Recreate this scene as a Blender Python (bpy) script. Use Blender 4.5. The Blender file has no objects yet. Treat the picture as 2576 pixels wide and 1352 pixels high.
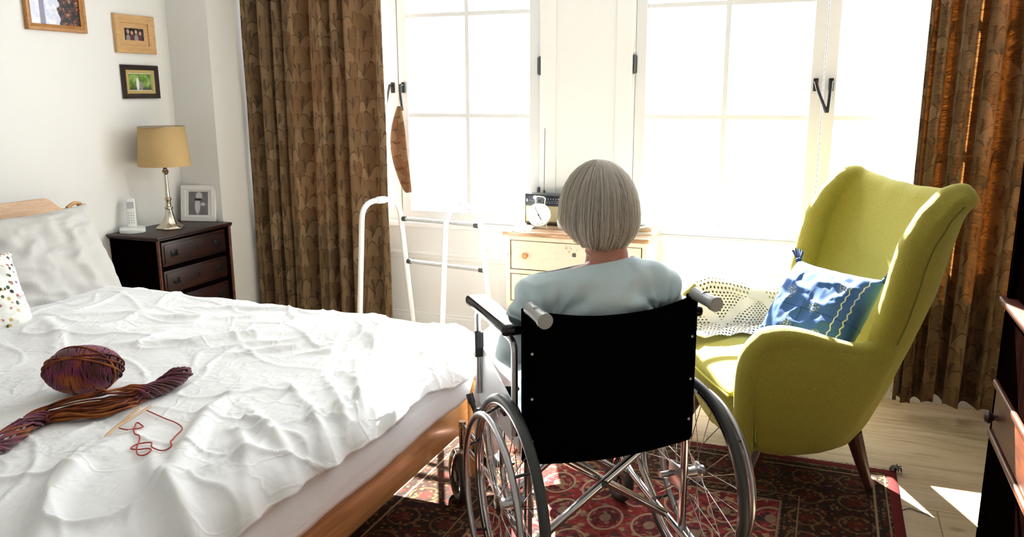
import bpy, bmesh, math, random
from mathutils import Vector, Matrix, noise as mnoise
from mathutils.bvhtree import BVHTree
random.seed(7)
PI = math.pi
S = bpy.context.scene
COL = S.collection
# ------------------------------------------------------------------ camera, sky, sun, exposure
FPX, YAW, PITCH, ROLL, CAMH = 2052.0, .36975, .21217, -.00403, 1.42
def cam_rot():
    cy, sy, cp, sp = math.cos(YAW), math.sin(YAW), math.cos(PITCH), math.sin(PITCH)
    f = Vector((-sy*cp, cy*cp, -sp)); r = Vector((cy, sy, 0)); u = r.cross(f)
    c, s = math.cos(ROLL), math.sin(ROLL)
    return c*r+s*u, -s*r+c*u, f
_r, _u, _f = cam_rot()
cd = bpy.data.cameras.new('camera'); cam = bpy.data.objects.new('camera', cd); COL.objects.link(cam)
cam.matrix_world = Matrix(((_r.x, _u.x, -_f.x, 0), (_r.y, _u.y, -_f.y, 0), (_r.z, _u.z, -_f.z, CAMH), (0, 0, 0, 1)))
cd.sensor_fit = 'HORIZONTAL'; cd.sensor_width = 36; cd.lens = FPX/2576*36; cd.clip_start = .02
S.camera = cam
S.view_settings.view_transform = 'Standard'; S.view_settings.look = 'None'
S.view_settings.gamma = 1; S.view_settings.exposure = 1.88; S.view_settings.use_curve_mapping = False
W = bpy.data.worlds.new('sky'); S.world = W; W.use_nodes = True
bg = W.node_tree.nodes['Background']; bg.inputs[0].default_value = (.93, .97, 1, 1); bg.inputs[1].default_value = 3.2
sd = bpy.data.lights.new('sun', 'SUN'); sun = bpy.data.objects.new('sun', sd); COL.objects.link(sun)
sd.energy = 22; sd.angle = .009; sd.color = (1, .96, .88)
SUNEL = math.radians(37.4); SUNAZ = math.radians(24.0)
sdir = Vector((math.sin(SUNAZ)*math.cos(SUNEL), -math.cos(SUNAZ)*math.cos(SUNEL), -math.sin(SUNEL)))
sun.rotation_euler = sdir.to_track_quat('-Z', 'Y').to_euler(); sun.location = (-3, 8, 6)
for (px, pw) in ((-2.235, 1.66), (-.05, 1.76)):          # daylight portals in the window openings
    ld = bpy.data.lights.new('window_portal', 'AREA'); lo = bpy.data.objects.new('window_portal', ld); COL.objects.link(lo)
    ld.shape = 'RECTANGLE'; ld.size = pw; ld.size_y = 1.75; ld.cycles.is_portal = True
    lo.location = (px, 4.2, 1.58); lo.rotation_euler = (-PI/2, 0, 0)

# ------------------------------------------------------------------ node helpers
class NT:
    def __init__(s, name):
        s.m = bpy.data.materials.new(name); s.m.use_nodes = True; s.t = s.m.node_tree
        s.b = s.t.nodes['Principled BSDF']; s.out = s.t.nodes['Material Output']
    def nd(s, ty, **kw):
        n = s.t.nodes.new(ty)
        for k, v in kw.items(): setattr(n, k, v)
        return n
    def put(s, sock, v):
        if hasattr(v, 'is_linked') or isinstance(v, bpy.types.NodeSocket): s.t.links.new(v, sock)
        elif v is not None:
            if isinstance(v, (tuple, list)) and len(v) == 3 and sock.type == 'RGBA': v = (*v, 1)
            sock.default_value = v
    def math(s, op, a, b=None, c=None, clamp=False):
        n = s.nd('ShaderNodeMath', operation=op); n.use_clamp = clamp
        s.put(n.inputs[0], a)
        if b is not None: s.put(n.inputs[1], b)
        if c is not None: s.put(n.inputs[2], c)
        return n.outputs[0]
    def mix(s, f, a, b, mode='MIX'):
        n = s.nd('ShaderNodeMix', data_type='RGBA', blend_type=mode)
        s.put(n.inputs[0], f); s.put(n.inputs[6], a); s.put(n.inputs[7], b); return n.outputs[2]
    def co(s, kind='Object', scale=(1, 1, 1), loc=(0, 0, 0), rot=(0, 0, 0)):
        n = s.nd('ShaderNodeTexCoord'); m = s.nd('ShaderNodeMapping')
        s.t.links.new(n.outputs[kind], m.inputs[0]); m.inputs[1].default_value = loc; m.inputs[2].default_value = rot; m.inputs[3].default_value = scale
        return m.outputs[0]
    def sep(s, v):
        n = s.nd('ShaderNodeSeparateXYZ'); s.put(n.inputs[0], v); return n.outputs
    def comb(s, x, y, z=0.0):
        n = s.nd('ShaderNodeCombineXYZ'); s.put(n.inputs[0], x); s.put(n.inputs[1], y); s.put(n.inputs[2], z); return n.outputs[0]
    def noise(s, v, sc=5, det=3, rough=.5, dist=0):
        n = s.nd('ShaderNodeTexNoise'); s.put(n.inputs['Vector'], v); n.inputs['Scale'].default_value = sc
        n.inputs['Detail'].default_value = det; n.inputs['Roughness'].default_value = rough; n.inputs['Distortion'].default_value = dist
        return n.outputs[0]
    def white(s, v):
        n = s.nd('ShaderNodeTexWhiteNoise', noise_dimensions='3D'); s.put(n.inputs[0], v); return n.outputs[0]
    def vor(s, v, sc=5, feat='F1', out=0):
        n = s.nd('ShaderNodeTexVoronoi', feature=feat); s.put(n.inputs['Vector'], v); n.inputs['Scale'].default_value = sc; return n.outputs[out]
    def wave(s, v, sc, dist=0, det=2, direction='X'):
        n = s.nd('ShaderNodeTexWave', bands_direction=direction); s.put(n.inputs[0], v); n.inputs[1].default_value = sc
        n.inputs[2].default_value = dist; n.inputs[3].default_value = det; return n.outputs[0]
    def ramp(s, f, stops, interp='LINEAR'):
        n = s.nd('ShaderNodeValToRGB'); s.put(n.inputs[0], f); r = n.color_ramp; r.interpolation = interp
        while len(r.elements) < len(stops): r.elements.new(.5)
        for e, (p, c) in zip(r.elements, stops): e.position = p; e.color = (*c, 1) if len(c) == 3 else c
        return n.outputs[0]
    def step(s, v, lo, hi):
        n = s.nd('ShaderNodeMapRange', interpolation_type='SMOOTHSTEP'); s.put(n.inputs[0], v)
        n.inputs[1].default_value = lo; n.inputs[2].default_value = hi; return n.outputs[0]
    def bump(s, h, st=.3, dist=.002):
        n = s.nd('ShaderNodeBump'); s.put(n.inputs['Height'], h); n.inputs['Strength'].default_value = st; n.inputs['Distance'].default_value = dist
        s.t.links.new(n.outputs[0], s.b.inputs['Normal']); return n.outputs[0]
    def set(s, **kw):
        for k, v in kw.items(): s.put(s.b.inputs[k.replace('_', ' ')], v)
        return s
    def blob(s, x, y, cx, cy, rx, ry, soft=.25):
        a = s.math('DIVIDE', s.math('SUBTRACT', x, cx), rx); b = s.math('DIVIDE', s.math('SUBTRACT', y, cy), ry)
        d = s.math('SQRT', s.math('ADD', s.math('MULTIPLY', a, a), s.math('MULTIPLY', b, b)))
        return s.step(d, 1+soft, 1-soft)
def simple(name, col, rough=.5, metal=0, **kw):
    n = NT(name); n.set(Base_Color=col, Roughness=rough, Metallic=metal, **kw); return n.m
M = {}
M['white_paint'] = simple('white_paint', (.80, .80, .78), .35)
n = NT('wall_plaster'); v = n.co(); n.set(Base_Color=n.mix(n.noise(v, 1.2, 3), (.78, .78, .755), (.82, .82, .80)), Roughness=.7); n.bump(n.noise(v, 60, 3), .12, .001); M['wall'] = n.m
M['sash'] = simple('sash_white_paint', (.69, .695, .69), .4)
M['ceil'] = simple('ceiling_paint', (.84, .84, .82), .8)
# oak floor boards running along X
n = NT('oak_boards'); v = n.co(); x, y, z = n.sep(v)
row = n.math('FLOOR', n.math('DIVIDE', n.math('ADD', y, -.0), .3667)); fy = n.math('FRACT', n.math('DIVIDE', y, .3667))
xo = n.math('ADD', x, n.math('MULTIPLY', row, .83)); cell = n.math('FLOOR', n.math('DIVIDE', n.math('ADD', xo, .355), 2.2)); fx = n.math('FRACT', n.math('DIVIDE', n.math('ADD', xo, .355), 2.2))
rnd = n.white(n.comb(cell, row, 3.0))
gv = n.comb(n.math('MULTIPLY', n.math('ADD', x, n.math('MULTIPLY', rnd, 7.0)), 1.2), n.math('MULTIPLY', y, 14.0), rnd)
g = n.noise(gv, 2.2, 6, .6, 1.2)
base = n.ramp(g, [(.25, (.30, .20, .10)), (.45, (.47, .36, .22)), (.62, (.55, .44, .29)), (.8, (.60, .50, .35))])
base = n.mix(n.math('MULTIPLY', rnd, .35), base, (.42, .31, .18))
kn = n.vor(n.comb(n.math('MULTIPLY', x, 1.0), n.math('MULTIPLY', y, 1.7)), 2.3); base = n.mix(n.math('MULTIPLY', n.step(kn, .09, .02), .5), base, (.13, .08, .05))
seam = n.math('MAXIMUM', n.step(n.math('ABSOLUTE', n.math('SUBTRACT', fy, .5)), .492, .498), n.step(n.math('ABSOLUTE', n.math('SUBTRACT', fx, .5)), .4985, .4995))
n.set(Base_Color=n.mix(n.math('MULTIPLY', seam, .75), base, (.12, .08, .04)), Roughness=n.math('ADD', n.math('MULTIPLY', g, .2), .28)); n.bump(n.math('SUBTRACT', n.math('MULTIPLY', g, .2), seam), .3, .001); M['floor'] = n.m
def wood(name, dark, mid, light, rough, sc=(1, 12, 12), coat=0):
    n = NT(name); v = n.co(scale=sc); g = n.noise(v, 3, 5, .6, 1.5); f = n.noise(v, 14, 3)
    c = n.ramp(n.math('ADD', n.math('MULTIPLY', g, .75), n.math('MULTIPLY', f, .25)), [(.3, dark), (.5, mid), (.7, light)])
    n.set(Base_Color=c, Roughness=rough, Coat_Weight=coat, Coat_Roughness=.12); n.bump(g, .15, .001); return n.m
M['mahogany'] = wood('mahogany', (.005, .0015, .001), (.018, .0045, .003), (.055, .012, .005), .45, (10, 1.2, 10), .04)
M['mahogany_shaded'] = wood('mahogany_shaded', (.0015, .0006, .0006), (.003, .001, .0008), (.006, .002, .0012), 1.0, (8, 8, 1), .0)  # near-black copy of the mahogany, deep shadow put into its colour
M['mahogany_shaded'].node_tree.nodes['Principled BSDF'].inputs['Specular IOR Level'].default_value = .0
M['red_wood'] = wood('polished_red_wood', (.03, .007, .003), (.09, .022, .008), (.19, .055, .018), .4, (8, 1, 8), .15)
M['oak_y'] = wood('honey_oak_y', (.30, .135, .042), (.46, .235, .08), (.56, .31, .12), .32, (12, 1, 14), .2)
M['oak_dark'] = wood('walnut_leg', (.03, .008, .005), (.07, .02, .012), (.11, .035, .02), .3, (12, 12, 1.5), .3)
M['headboard'] = wood('headboard_veneer', (.42, .24, .11), (.55, .33, .16), (.62, .40, .22), .4, (30, 3, 30))
n = NT('cream_chipped_paint'); v = n.co(); ch = n.noise(v, 14, 6, .7); st = n.noise(n.co(scale=(2, 2, 16)), 6, 4)
m1 = n.step(ch, .64, .68); c = n.mix(n.step(st, .5, .8), (.72, .64, .50), (.60, .50, .36)); n.set(Base_Color=n.mix(m1, c, (.25, .15, .08)), Roughness=.55); n.bump(ch, .2, .001); M['cream'] = n.m
n = NT('worn_brown_top'); v = n.co(scale=(2, 12, 12)); n.set(Base_Color=n.ramp(n.noise(v, 5, 5), [(.3, (.25, .12, .06)), (.5, (.45, .27, .15)), (.7, (.70, .58, .42))]), Roughness=.45); M['worn_top'] = n.m
M['chrome'] = simple('chrome', (.62, .62, .64), .12, 1)
M['steel'] = simple('brushed_steel', (.5, .5, .52), .3, 1)
M['plated'] = simple('silver_plate', (.66, .60, .50), .18, 1)
M['alu'] = simple('aluminium', (.72, .74, .76), .35, .8)
M['black_metal'] = simple('black_iron', (.012, .012, .013), .4, .3)
M['hinge'] = simple('dark_grey_hinge', (.08, .085, .085), .5, .4)
M['rubber'] = simple('grey_black_rubber', (.035, .04, .04), .5)
M['black_plastic'] = simple('black_plastic', (.01, .01, .011), .35)
M['grip'] = simple('grey_grip', (.36, .375, .37), .4)
n = NT('black_vinyl'); n.set(Base_Color=(.0010, .0010, .0013), Roughness=.9, Specular_IOR_Level=.02); n.bump(n.noise(n.co(), 300, 2), .15, .0005); M['vinyl'] = n.m
M['pad'] = simple('black_arm_pad', (.008, .009, .013), .12)
M['skirt'] = simple('pale_metal_skirt', (.70, .72, .74), .35, .25)
M['walker_white'] = simple('white_enamel_tube', (.80, .82, .82), .25)
M['walker_grip'] = simple('pale_blue_grip', (.62, .72, .76), .4)
M['phone'] = simple('white_phone_plastic', (.80, .82, .79), .3)
M['dark_grey'] = simple('dark_grey_plastic', (.05, .06, .06), .4)
M['mount'] = simple('white_card', (.82, .82, .80), .6)
M['gilt'] = simple('gilt_slip', (.62, .46, .18), .35, .5)
M['black_frame'] = simple('black_brown_frame', (.018, .009, .006), .3)
M['pine'] = wood('pale_pine', (.50, .28, .11), (.60, .37, .16), (.68, .45, .22), .4, (10, 2, 10))
M['orange_oak'] = wood('orange_oak', (.30, .12, .03), (.42, .19, .05), (.52, .26, .09), .35, (10, 2, 10))
M['knob'] = simple('varnished_knob', (.62, .25, .07), .25)
M['paper'] = simple('white_paper', (.82, .82, .80), .6)
M['brown_cover'] = simple('brown_cover', (.35, .24, .15), .6)
M['charcoal'] = simple('charcoal_cover', (.05, .05, .05), .5)
n = NT('lamp_shade_linen'); v = n.co(scale=(1, 1, 1)); w = n.math('ADD', n.noise(n.co(scale=(1, 1, 40)), 12, 2), n.noise(n.co(scale=(40, 40, 1)), 12, 2))
n.set(Base_Color=n.mix(n.math('MULTIPLY', w, .5), (.58, .40, .17), (.70, .52, .26)), Roughness=.8)
tr = n.nd('ShaderNodeBsdfTranslucent'); tr.inputs[0].default_value = (.8, .6, .3, 1); mx = n.nd('ShaderNodeMixShader'); mx.inputs[0].default_value = .3
n.t.links.new(n.b.outputs[0], mx.inputs[1]); n.t.links.new(tr.outputs[0], mx.inputs[2]); n.t.links.new(mx.outputs[0], n.out.inputs[0]); M['shade'] = n.m
# green wool upholstery
n = NT('chartreuse_wool'); v = n.co(); w1 = n.wave(n.co(rot=(0, 0, .2)), 160, 2, 2, 'Z'); nz = n.noise(v, 420, 2); big = n.noise(v, 9, 3)
nz = n.step(nz, .3, .7); c = n.mix(nz, (.235, .195, .012), (.37, .325, .040)); c = n.mix(n.math('MULTIPLY', big, .3), c, (.36, .325, .035))
n.set(Base_Color=c, Roughness=.85, Sheen_Weight=.35, Sheen_Roughness=.4, Sheen_Tint=(.8, .85, .4)); n.bump(n.math('ADD', n.math('MULTIPLY', w1, .5), nz), .6, .0014); M['wool'] = n.m
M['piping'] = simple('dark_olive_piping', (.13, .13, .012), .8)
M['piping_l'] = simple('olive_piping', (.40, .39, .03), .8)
# glass: clear thin pane
n = NT('window_glass'); tp = n.nd('ShaderNodeBsdfTransparent'); gl = n.nd('ShaderNodeBsdfGlossy'); gl.inputs['Roughness'].default_value = .02
mx = n.nd('ShaderNodeMixShader'); mx.inputs[0].default_value = .05
n.t.links.new(tp.outputs[0], mx.inputs[1]); n.t.links.new(gl.outputs[0], mx.inputs[2]); n.t.links.new(mx.outputs[0], n.out.inputs[0]); M['glass'] = n.m
# curtain: overlapping leaf scales printed on slubby cloth (UV in metres)
def curtain_mat(name, rot=0, trf=.30, lo=(.16, .035, .006), hi=(.62, .27, .07)):
    n = NT(name); v = n.co('UV', rot=(0, 0, rot)); wob = n.noise(v, 9, 2)
    x, y, _ = n.sep(v)
    x = n.math('ADD', x, n.math('MULTIPLY', n.math('SUBTRACT', wob, .5), .045)); y = n.math('ADD', y, n.math('MULTIPLY', n.math('SUBTRACT', n.noise(v, 7, 2), .5), .12))
    WL, HL = .066, .088
    def layer(shift):
        ry = n.math('ADD', n.math('DIVIDE', y, HL), shift); row = n.math('FLOOR', ry); fy = n.math('SUBTRACT', ry, row)
        off = n.math('MULTIPLY', n.math('FLOORED_MODULO', row, 2.0), .5)
        rx = n.math('ADD', n.math('DIVIDE', x, WL), off); cx = n.math('FLOOR', rx); fx = n.math('SUBTRACT', n.math('SUBTRACT', rx, cx), .5)
        return row, fy, cx, fx
    row, fy, cx, fx = layer(0.0)
    # the scale of this row has a round top that ends at fy = 1; above its outline the row behind shows
    r1 = n.white(n.comb(cx, row, 1.0))
    top = n.math('ADD', n.math('SUBTRACT', .12, n.math('MULTIPLY', r1, .32)), n.math('MULTIPLY', .88, n.math('SQRT', n.math('SUBTRACT', 1.0, n.math('MINIMUM', n.math('MULTIPLY', n.math('MULTIPLY', fx, fx), 4.1), 1.0)))))
    d = n.math('SUBTRACT', top, fy)
    own = n.step(d, -.01, .01)
    edge = n.step(n.math('ABSOLUTE', d), .07, .02)
    row2 = n.math('ADD', row, 1.0); off2 = n.math('MULTIPLY', n.math('FLOORED_MODULO', row2, 2.0), .5)
    rx2 = n.math('ADD', n.math('DIVIDE', x, WL), off2); cx2 = n.math('FLOOR', rx2); fx2 = n.math('SUBTRACT', n.math('SUBTRACT', rx2, cx2), .5)
    r2 = n.white(n.comb(cx2, row2, 1.0))
    ang = n.math('DIVIDE', fx, n.math('ADD', fy, .6)); ang2 = n.math('DIVIDE', fx2, n.math('ADD', fy, 1.0))
    veins = n.math('POWER', n.math('ABSOLUTE', n.math('SINE', n.math('MULTIPLY', n.math('ADD', n.math('MULTIPLY', own, ang), n.math('MULTIPLY', n.math('SUBTRACT', 1.0, own), ang2)), 34.0))), .5)
    rr = n.math('ADD', n.math('MULTIPLY', own, r1), n.math('MULTIPLY', n.math('SUBTRACT', 1.0, own), r2))
    slub = n.noise(n.comb(n.math('MULTIPLY', x, 25.0), n.math('MULTIPLY', y, 420.0)), 1.0, 3)
    c = n.ramp(rr, [(0, (.15, .092, .042)), (.5, (.23, .15, .075)), (1, (.31, .215, .115))])
    c = n.mix(n.math('MULTIPLY', n.math('SUBTRACT', 1.0, veins), .38), c, (.045, .022, .010))
    patch = n.step(n.noise(v, 3.2, 2), .45, .6); c = n.mix(n.math('MULTIPLY', n.math('MULTIPLY', n.step(slub, .35, .8), .8), n.math('ADD', .4, patch)), c, (.20, .105, .042))
    c = n.mix(n.math('MULTIPLY', edge, n.math('SUBTRACT', .75, n.math('MULTIPLY', patch, .45))), c, (.025, .012, .006))
    gap = n.math('MULTIPLY', n.math('MULTIPLY', n.math('SUBTRACT', 1.0, own), n.step(n.math('ABSOLUTE', fx), .34, .48)), .70)
    c = n.mix(gap, c, (.02, .009, .005))
    n.set(Base_Color=c, Roughness=.9); n.bump(slub, .5, .001)
    tr = n.nd('ShaderNodeBsdfTranslucent'); n.t.links.new(n.mix(n.step(slub, .3, .75), lo, hi), tr.inputs[0])
    mx = n.nd('ShaderNodeMixShader'); mx.inputs[0].default_value = trf
    n.t.links.new(n.b.outputs[0], mx.inputs[1]); n.t.links.new(tr.outputs[0], mx.inputs[2]); n.t.links.new(mx.outputs[0], n.out.inputs[0])
    return n.m
M['curtain'] = curtain_mat('leaf_print_cloth', 0, .13, (.14, .05, .015), (.42, .24, .10)); M['curtain_sun'] = curtain_mat('leaf_print_cloth_sunlit', 0, .22, (.07, .018, .004), (.78, .42, .13)); M['curtain_side'] = curtain_mat('leaf_print_cloth_sideways', PI/2)  # right curtain is the same cloth, its sun glow boosted by golder translucency
def sheer(name, col, fac=.5):
    n = NT(name); pr = n.noise(n.co('UV'), 16, 3); c = n.mix(n.step(pr, .52, .7), col, (.35, .30, .30)); n.set(Base_Color=c, Roughness=.9)
    tr = n.nd('ShaderNodeBsdfTranslucent'); n.t.links.new(c, tr.inputs[0]); mx = n.nd('ShaderNodeMixShader'); mx.inputs[0].default_value = fac
    n.t.links.new(n.b.outputs[0], mx.inputs[1]); n.t.links.new(tr.outputs[0], mx.inputs[2]); n.t.links.new(mx.outputs[0], n.out.inputs[0]); return n.m
M['lining'] = sheer('curtain_lining', (.72, .66, .64))
# bedding
n = NT('white_duvet_cotton'); v = n.co(); pr = n.math('MULTIPLY', n.step(n.noise(v, 2.6, 3), .55, .66), n.step(n.noise(v, 55, 4, .7), .46, .6))
c = n.mix(n.math('MULTIPLY', pr, .42), (.82, .835, .84), (.42, .44, .45)); n.set(Base_Color=c, Roughness=.75, Sheen_Weight=.15)
cr1 = n.step(n.math('ABSOLUTE', n.math('SUBTRACT', n.noise(v, 4.5, 3, .5, .3), .5)), 0.0, .035); cr2 = n.step(n.math('ABSOLUTE', n.math('SUBTRACT', n.noise(n.co(scale=(1, .5, 1), rot=(0, 0, .7), loc=(3, 1, 0)), 9, 3, .5, .2), .5)), 0.0, .04); h = n.math('ADD', n.math('ADD', n.noise(v, 8, 3, .5, .2), n.math('MULTIPLY', cr1, -.16)), n.math('MULTIPLY', cr2, -.10)); n.bump(h, .55, .014); M['duvet'] = n.m
n = NT('mauve_print_underside'); v = n.co(); c = n.mix(n.step(n.noise(v, 40, 4, .7), .42, .6), (.42, .30, .28), (.16, .10, .10)); n.set(Base_Color=c, Roughness=.8); M['duvet_under'] = n.m
n = NT('white_sheet_cotton'); n.set(Base_Color=(.82, .83, .86), Roughness=.75); n.bump(n.noise(n.co(scale=(1, .35, 1.6)), 9, 3, .5, 1), .35, .010); M['sheet'] = n.m
n = NT('grey_linen'); v = n.co(); n.set(Base_Color=n.mix(n.noise(v, 200, 2), (.50, .49, .465), (.57, .56, .535)), Roughness=.9); n.bump(n.math('ADD', n.noise(n.co(scale=(1, 1.6, .5)), 8, 4, .6, .4), n.math('MULTIPLY', n.noise(v, 300, 2), .05)), .45, .008); M['linen'] = n.m
n = NT('floral_cotton'); v = n.co(); a = n.vor(v, 48, 'F1', 0); cc = n.vor(v, 48, 'F1', 1); msk = n.math('MULTIPLY', n.step(a, .42, .3), n.step(n.noise(v, 9, 2), .42, .5))
fc = n.ramp(n.sep(cc)[0], [(0, (.05, .09, .03)), (.3, (.55, .38, .10)), (.5, (.02, .02, .02)), (.7, (.45, .16, .14)), (1, (.08, .14, .05))], 'CONSTANT'); n.set(Base_Color=n.mix(msk, (.80, .80, .76), fc), Roughness=.85); M['floral'] = n.m
M['mattress'] = simple('mattress_ticking', (.7, .7, .68), .8)
# oriental rug
n = NT('oriental_rug'); v = n.co(); x, y, z = n.sep(v)       # object origin at the rug's centre
HX, HY = .87, 1.2
ex = n.math('SUBTRACT', HX, n.math('ABSOLUTE', x)); ey = n.math('SUBTRACT', HY, n.math('ABSOLUTE', y)); e = n.math('MINIMUM', ex, ey)
u = n.math('DIVIDE', x, .15); w = n.math('DIVIDE', y, .19); roww = n.math('FLOOR', w)
cu = n.math('SUBTRACT', n.math('FRACT', n.math('ADD', u, n.math('MULTIPLY', n.math('FLOORED_MODULO', roww, 2.0), .5))), .5); cw = n.math('SUBTRACT', n.math('FRACT', w), .5)
rad = n.math('ADD', n.math('SQRT', n.math('ADD', n.math('MULTIPLY', cu, cu), n.math('MULTIPLY', n.math('MULTIPLY', cw, cw), 1.0))), n.math('MULTIPLY', n.math('ABSOLUTE', cu), .12))
v1 = n.vor(v, 60, 'F1', 0); v2 = n.vor(v, 34, 'DISTANCE_TO_EDGE', 0); cv = n.sep(n.vor(v, 60, 'F1', 1))
field = n.ramp(cv[0], [(0, (.22, .022, .025)), (.45, (.30, .045, .045)), (.62, (.36, .24, .13)), (.72, (.12, .012, .02)), (.84, (.05, .05, .03)), (.92, (.25, .15, .12))], 'CONSTANT')
med = n.ramp(cv[1], [(0, (.10, .012, .02)), (.35, (.20, .02, .035)), (.6, (.30, .18, .10)), (.75, (.03, .03, .035)), (.9, (.34, .06, .07))], 'CONSTANT')
inner = n.step(rad, .37, .34); ring = n.math('MULTIPLY', n.step(rad, .46, .44), n.step(rad, .385, .405)); core = n.step(rad, .16, .13)
ca = n.mix(inner, field, med); ca = n.mix(ring, ca, (.40, .30, .20)); ca = n.mix(n.math('MULTIPLY', core, .6), ca, (.36, .28, .18))
lines = n.step(v2, .05, .02); ca = n.mix(n.math('MULTIPLY', lines, .22), ca, (.30, .20, .12))
# border: dark ground with sand scrolls, guard stripes
cv3 = n.sep(n.vor(v, 95, 'F1', 1)); bb = n.ramp(cv3[2], [(0, (.022, .016, .012)), (.35, (.05, .022, .014)), (.58, (.17, .105, .05)), (.72, (.02, .02, .018)), (.86, (.11, .02, .016))], 'CONSTANT')
pal = n.math('FRACT', n.math('DIVIDE', n.math('ADD', x, y), .16)); pr2 = n.math('SQRT', n.math('ADD', n.math('POWER', n.math('SUBTRACT', n.math('FRACT', n.math('DIVIDE', x, .16)), .5), 2.0), n.math('POWER', n.math('SUBTRACT', n.math('FRACT', n.math('DIVIDE', y, .16)), .5), 2.0)))
bb = n.mix(n.math('MULTIPLY', n.step(n.math('ABSOLUTE', n.math('SUBTRACT', pr2, .34)), .035, .012), .7), bb, (.20, .125, .055)); bb = n.mix(n.math('MULTIPLY', n.step(pr2, .2, .16), .6), bb, (.12, .02, .016))
bmask = n.step(e, .402, .398)
c = n.mix(bmask, ca, bb)
for (p, wd, col) in ((.395, .005, (.30, .21, .12)), (.382, .004, (.02, .015, .015)), (.335, .003, (.28, .20, .11)), (.105, .003, (.02, .015, .015)), (.085, .005, (.36, .28, .17)), (.07, .004, (.02, .015, .015)), (.045, .003, (.33, .25, .15))):
    c = n.mix(n.step(n.math('ABSOLUTE', n.math('SUBTRACT', e, p)), wd, wd*.6), c, col)
c = n.mix(n.step(e, .036, .032), c, (.17, .022, .025))
c = n.mix(n.math('MULTIPLY', n.noise(v, 3, 3), .15), c, (.16, .09, .06))
n.set(Base_Color=n.mix(1.0, c, (.72, .66, .62), 'MULTIPLY'), Roughness=1.0, Specular_IOR_Level=.1); n.bump(n.noise(v, 400, 2), .6, .003); M['rug'] = n.m
M['fringe'] = simple('cream_fringe', (.50, .44, .34), .9)
# clothing, skin, hair
n = NT('pale_blue_jersey'); v = n.co(); n.set(Base_Color=n.mix(n.noise(v, 150, 3), (.55, .70, .76), (.64, .79, .84)), Roughness=.9, Sheen_Weight=.3); n.bump(n.noise(v, 260, 2), .3, .001); M['shirt'] = n.m
M['trousers'] = simple('white_trousers', (.76, .78, .80), .85)
n = NT('aged_skin'); v = n.co(); n.set(Base_Color=n.mix(n.noise(v, 40, 4), (.62, .30, .21), (.50, .20, .13)), Roughness=.5, Subsurface_Weight=.15, Subsurface_Scale=.01); n.set(Subsurface_Radius=(.02, .008, .004)); n.bump(n.noise(v, 60, 4), .2, .001); M['skin'] = n.m
n = NT('silver_hair'); oi = n.nd('ShaderNodeAttribute', attribute_name='tone'); c = n.ramp(oi.outputs['Fac'], [(0, (.14, .085, .05)), (.25, (.52, .38, .26)), (.5, (.92, .82, .67)), (1, (.98, .965, .93))]); n.set(Base_Color=c, Roughness=.42, Specular_IOR_Level=.5)
tr = n.nd('ShaderNodeBsdfTranslucent'); n.t.links.new(c, tr.inputs[0]); mx = n.nd('ShaderNodeMixShader'); mx.inputs[0].default_value = .42
n.t.links.new(n.b.outputs[0], mx.inputs[1]); n.t.links.new(tr.outputs[0], mx.inputs[2]); n.t.links.new(mx.outputs[0], n.out.inputs[0]); M['hair'] = n.m
M['hair_under'] = simple('ash_hair_base', (.46, .39, .30), .7)
M['eye'] = simple('eye_white', (.75, .75, .73), .2)
M['shoe'] = simple('white_slipper', (.75, .75, .73), .6)
M['lip'] = simple('lips', (.45, .16, .13), .5)
# yarn
n = NT('variegated_yarn'); v = n.co(); c = n.ramp(n.noise(v, 7, 2, .5, .8), [(.30, (.05, .006, .006)), (.42, (.10, .010, .018)), (.5, (.17, .012, .065)), (.57, (.22, .03, .006)), (.68, (.36, .09, .012))]); n.set(Base_Color=c, Roughness=.9, Sheen_Weight=.3); n.bump(n.noise(v, 400, 2), .5, .001); M['yarn'] = n.m
n = NT('rust_yarn'); v = n.co(); c = n.ramp(n.noise(v, 16, 2), [(.35, (.05, .008, .004)), (.5, (.20, .04, .006)), (.65, (.33, .10, .015))]); n.set(Base_Color=c, Roughness=.9); M['yarn_rust'] = n.m
M['yarn_red'] = simple('thin_red_yarn', (.42, .055, .03), .9)
M['bamboo'] = simple('bamboo', (.52, .32, .15), .35)
# blue cushion
n = NT('blue_embroidered_cotton'); v = n.co('UV'); x, y, _ = n.sep(v)
spots = None
for (cx, cy) in ((.15, .18), (.42, .30), (.30, .62), (.62, .55), (.55, .12), (.75, .28), (.78, .80), (.22, .86), (.50, .84)):
    b_ = n.blob(x, y, cx, cy, .055, .06, .3); spots = b_ if spots is None else n.math('MAXIMUM', spots, b_)
emb = n.math('MULTIPLY', spots, n.math('MULTIPLY', n.step(n.noise(v, 85, 2, .5, 1), .54, .58), .75))
zig = n.math('ABSOLUTE', n.math('SUBTRACT', n.math('ADD', x, n.math('MULTIPLY', n.math('ABSOLUTE', n.math('SUBTRACT', n.math('FRACT', n.math('MULTIPLY', y, 14.0)), .5)), .03)), .86))
zig2 = n.math('ABSOLUTE', n.math('SUBTRACT', n.math('ADD', x, n.math('MULTIPLY', n.math('ABSOLUTE', n.math('SUBTRACT', n.math('FRACT', n.math('MULTIPLY', y, 14.0)), .5)), .03)), .94))
emb = n.math('MAXIMUM', emb, n.math('MULTIPLY', n.step(n.math('MINIMUM', zig, zig2), .007, .003), .8))
seamm = n.step(n.math('MINIMUM', n.math('ABSOLUTE', n.math('SUBTRACT', x, .5)), n.math('ABSOLUTE', n.math('SUBTRACT', y, .5))), .006, .002)
c = n.mix(n.noise(v, 8, 3), (.022, .07, .22), (.04, .11, .30)); c = n.mix(seamm, c, (.012, .04, .13)); c = n.mix(emb, c, (.62, .62, .38))
n.set(Base_Color=c, Roughness=.75, Specular_IOR_Level=.2); n.bump(n.noise(v, 7, 3, .5, .5), .3, .008); M['blue'] = n.m
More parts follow.
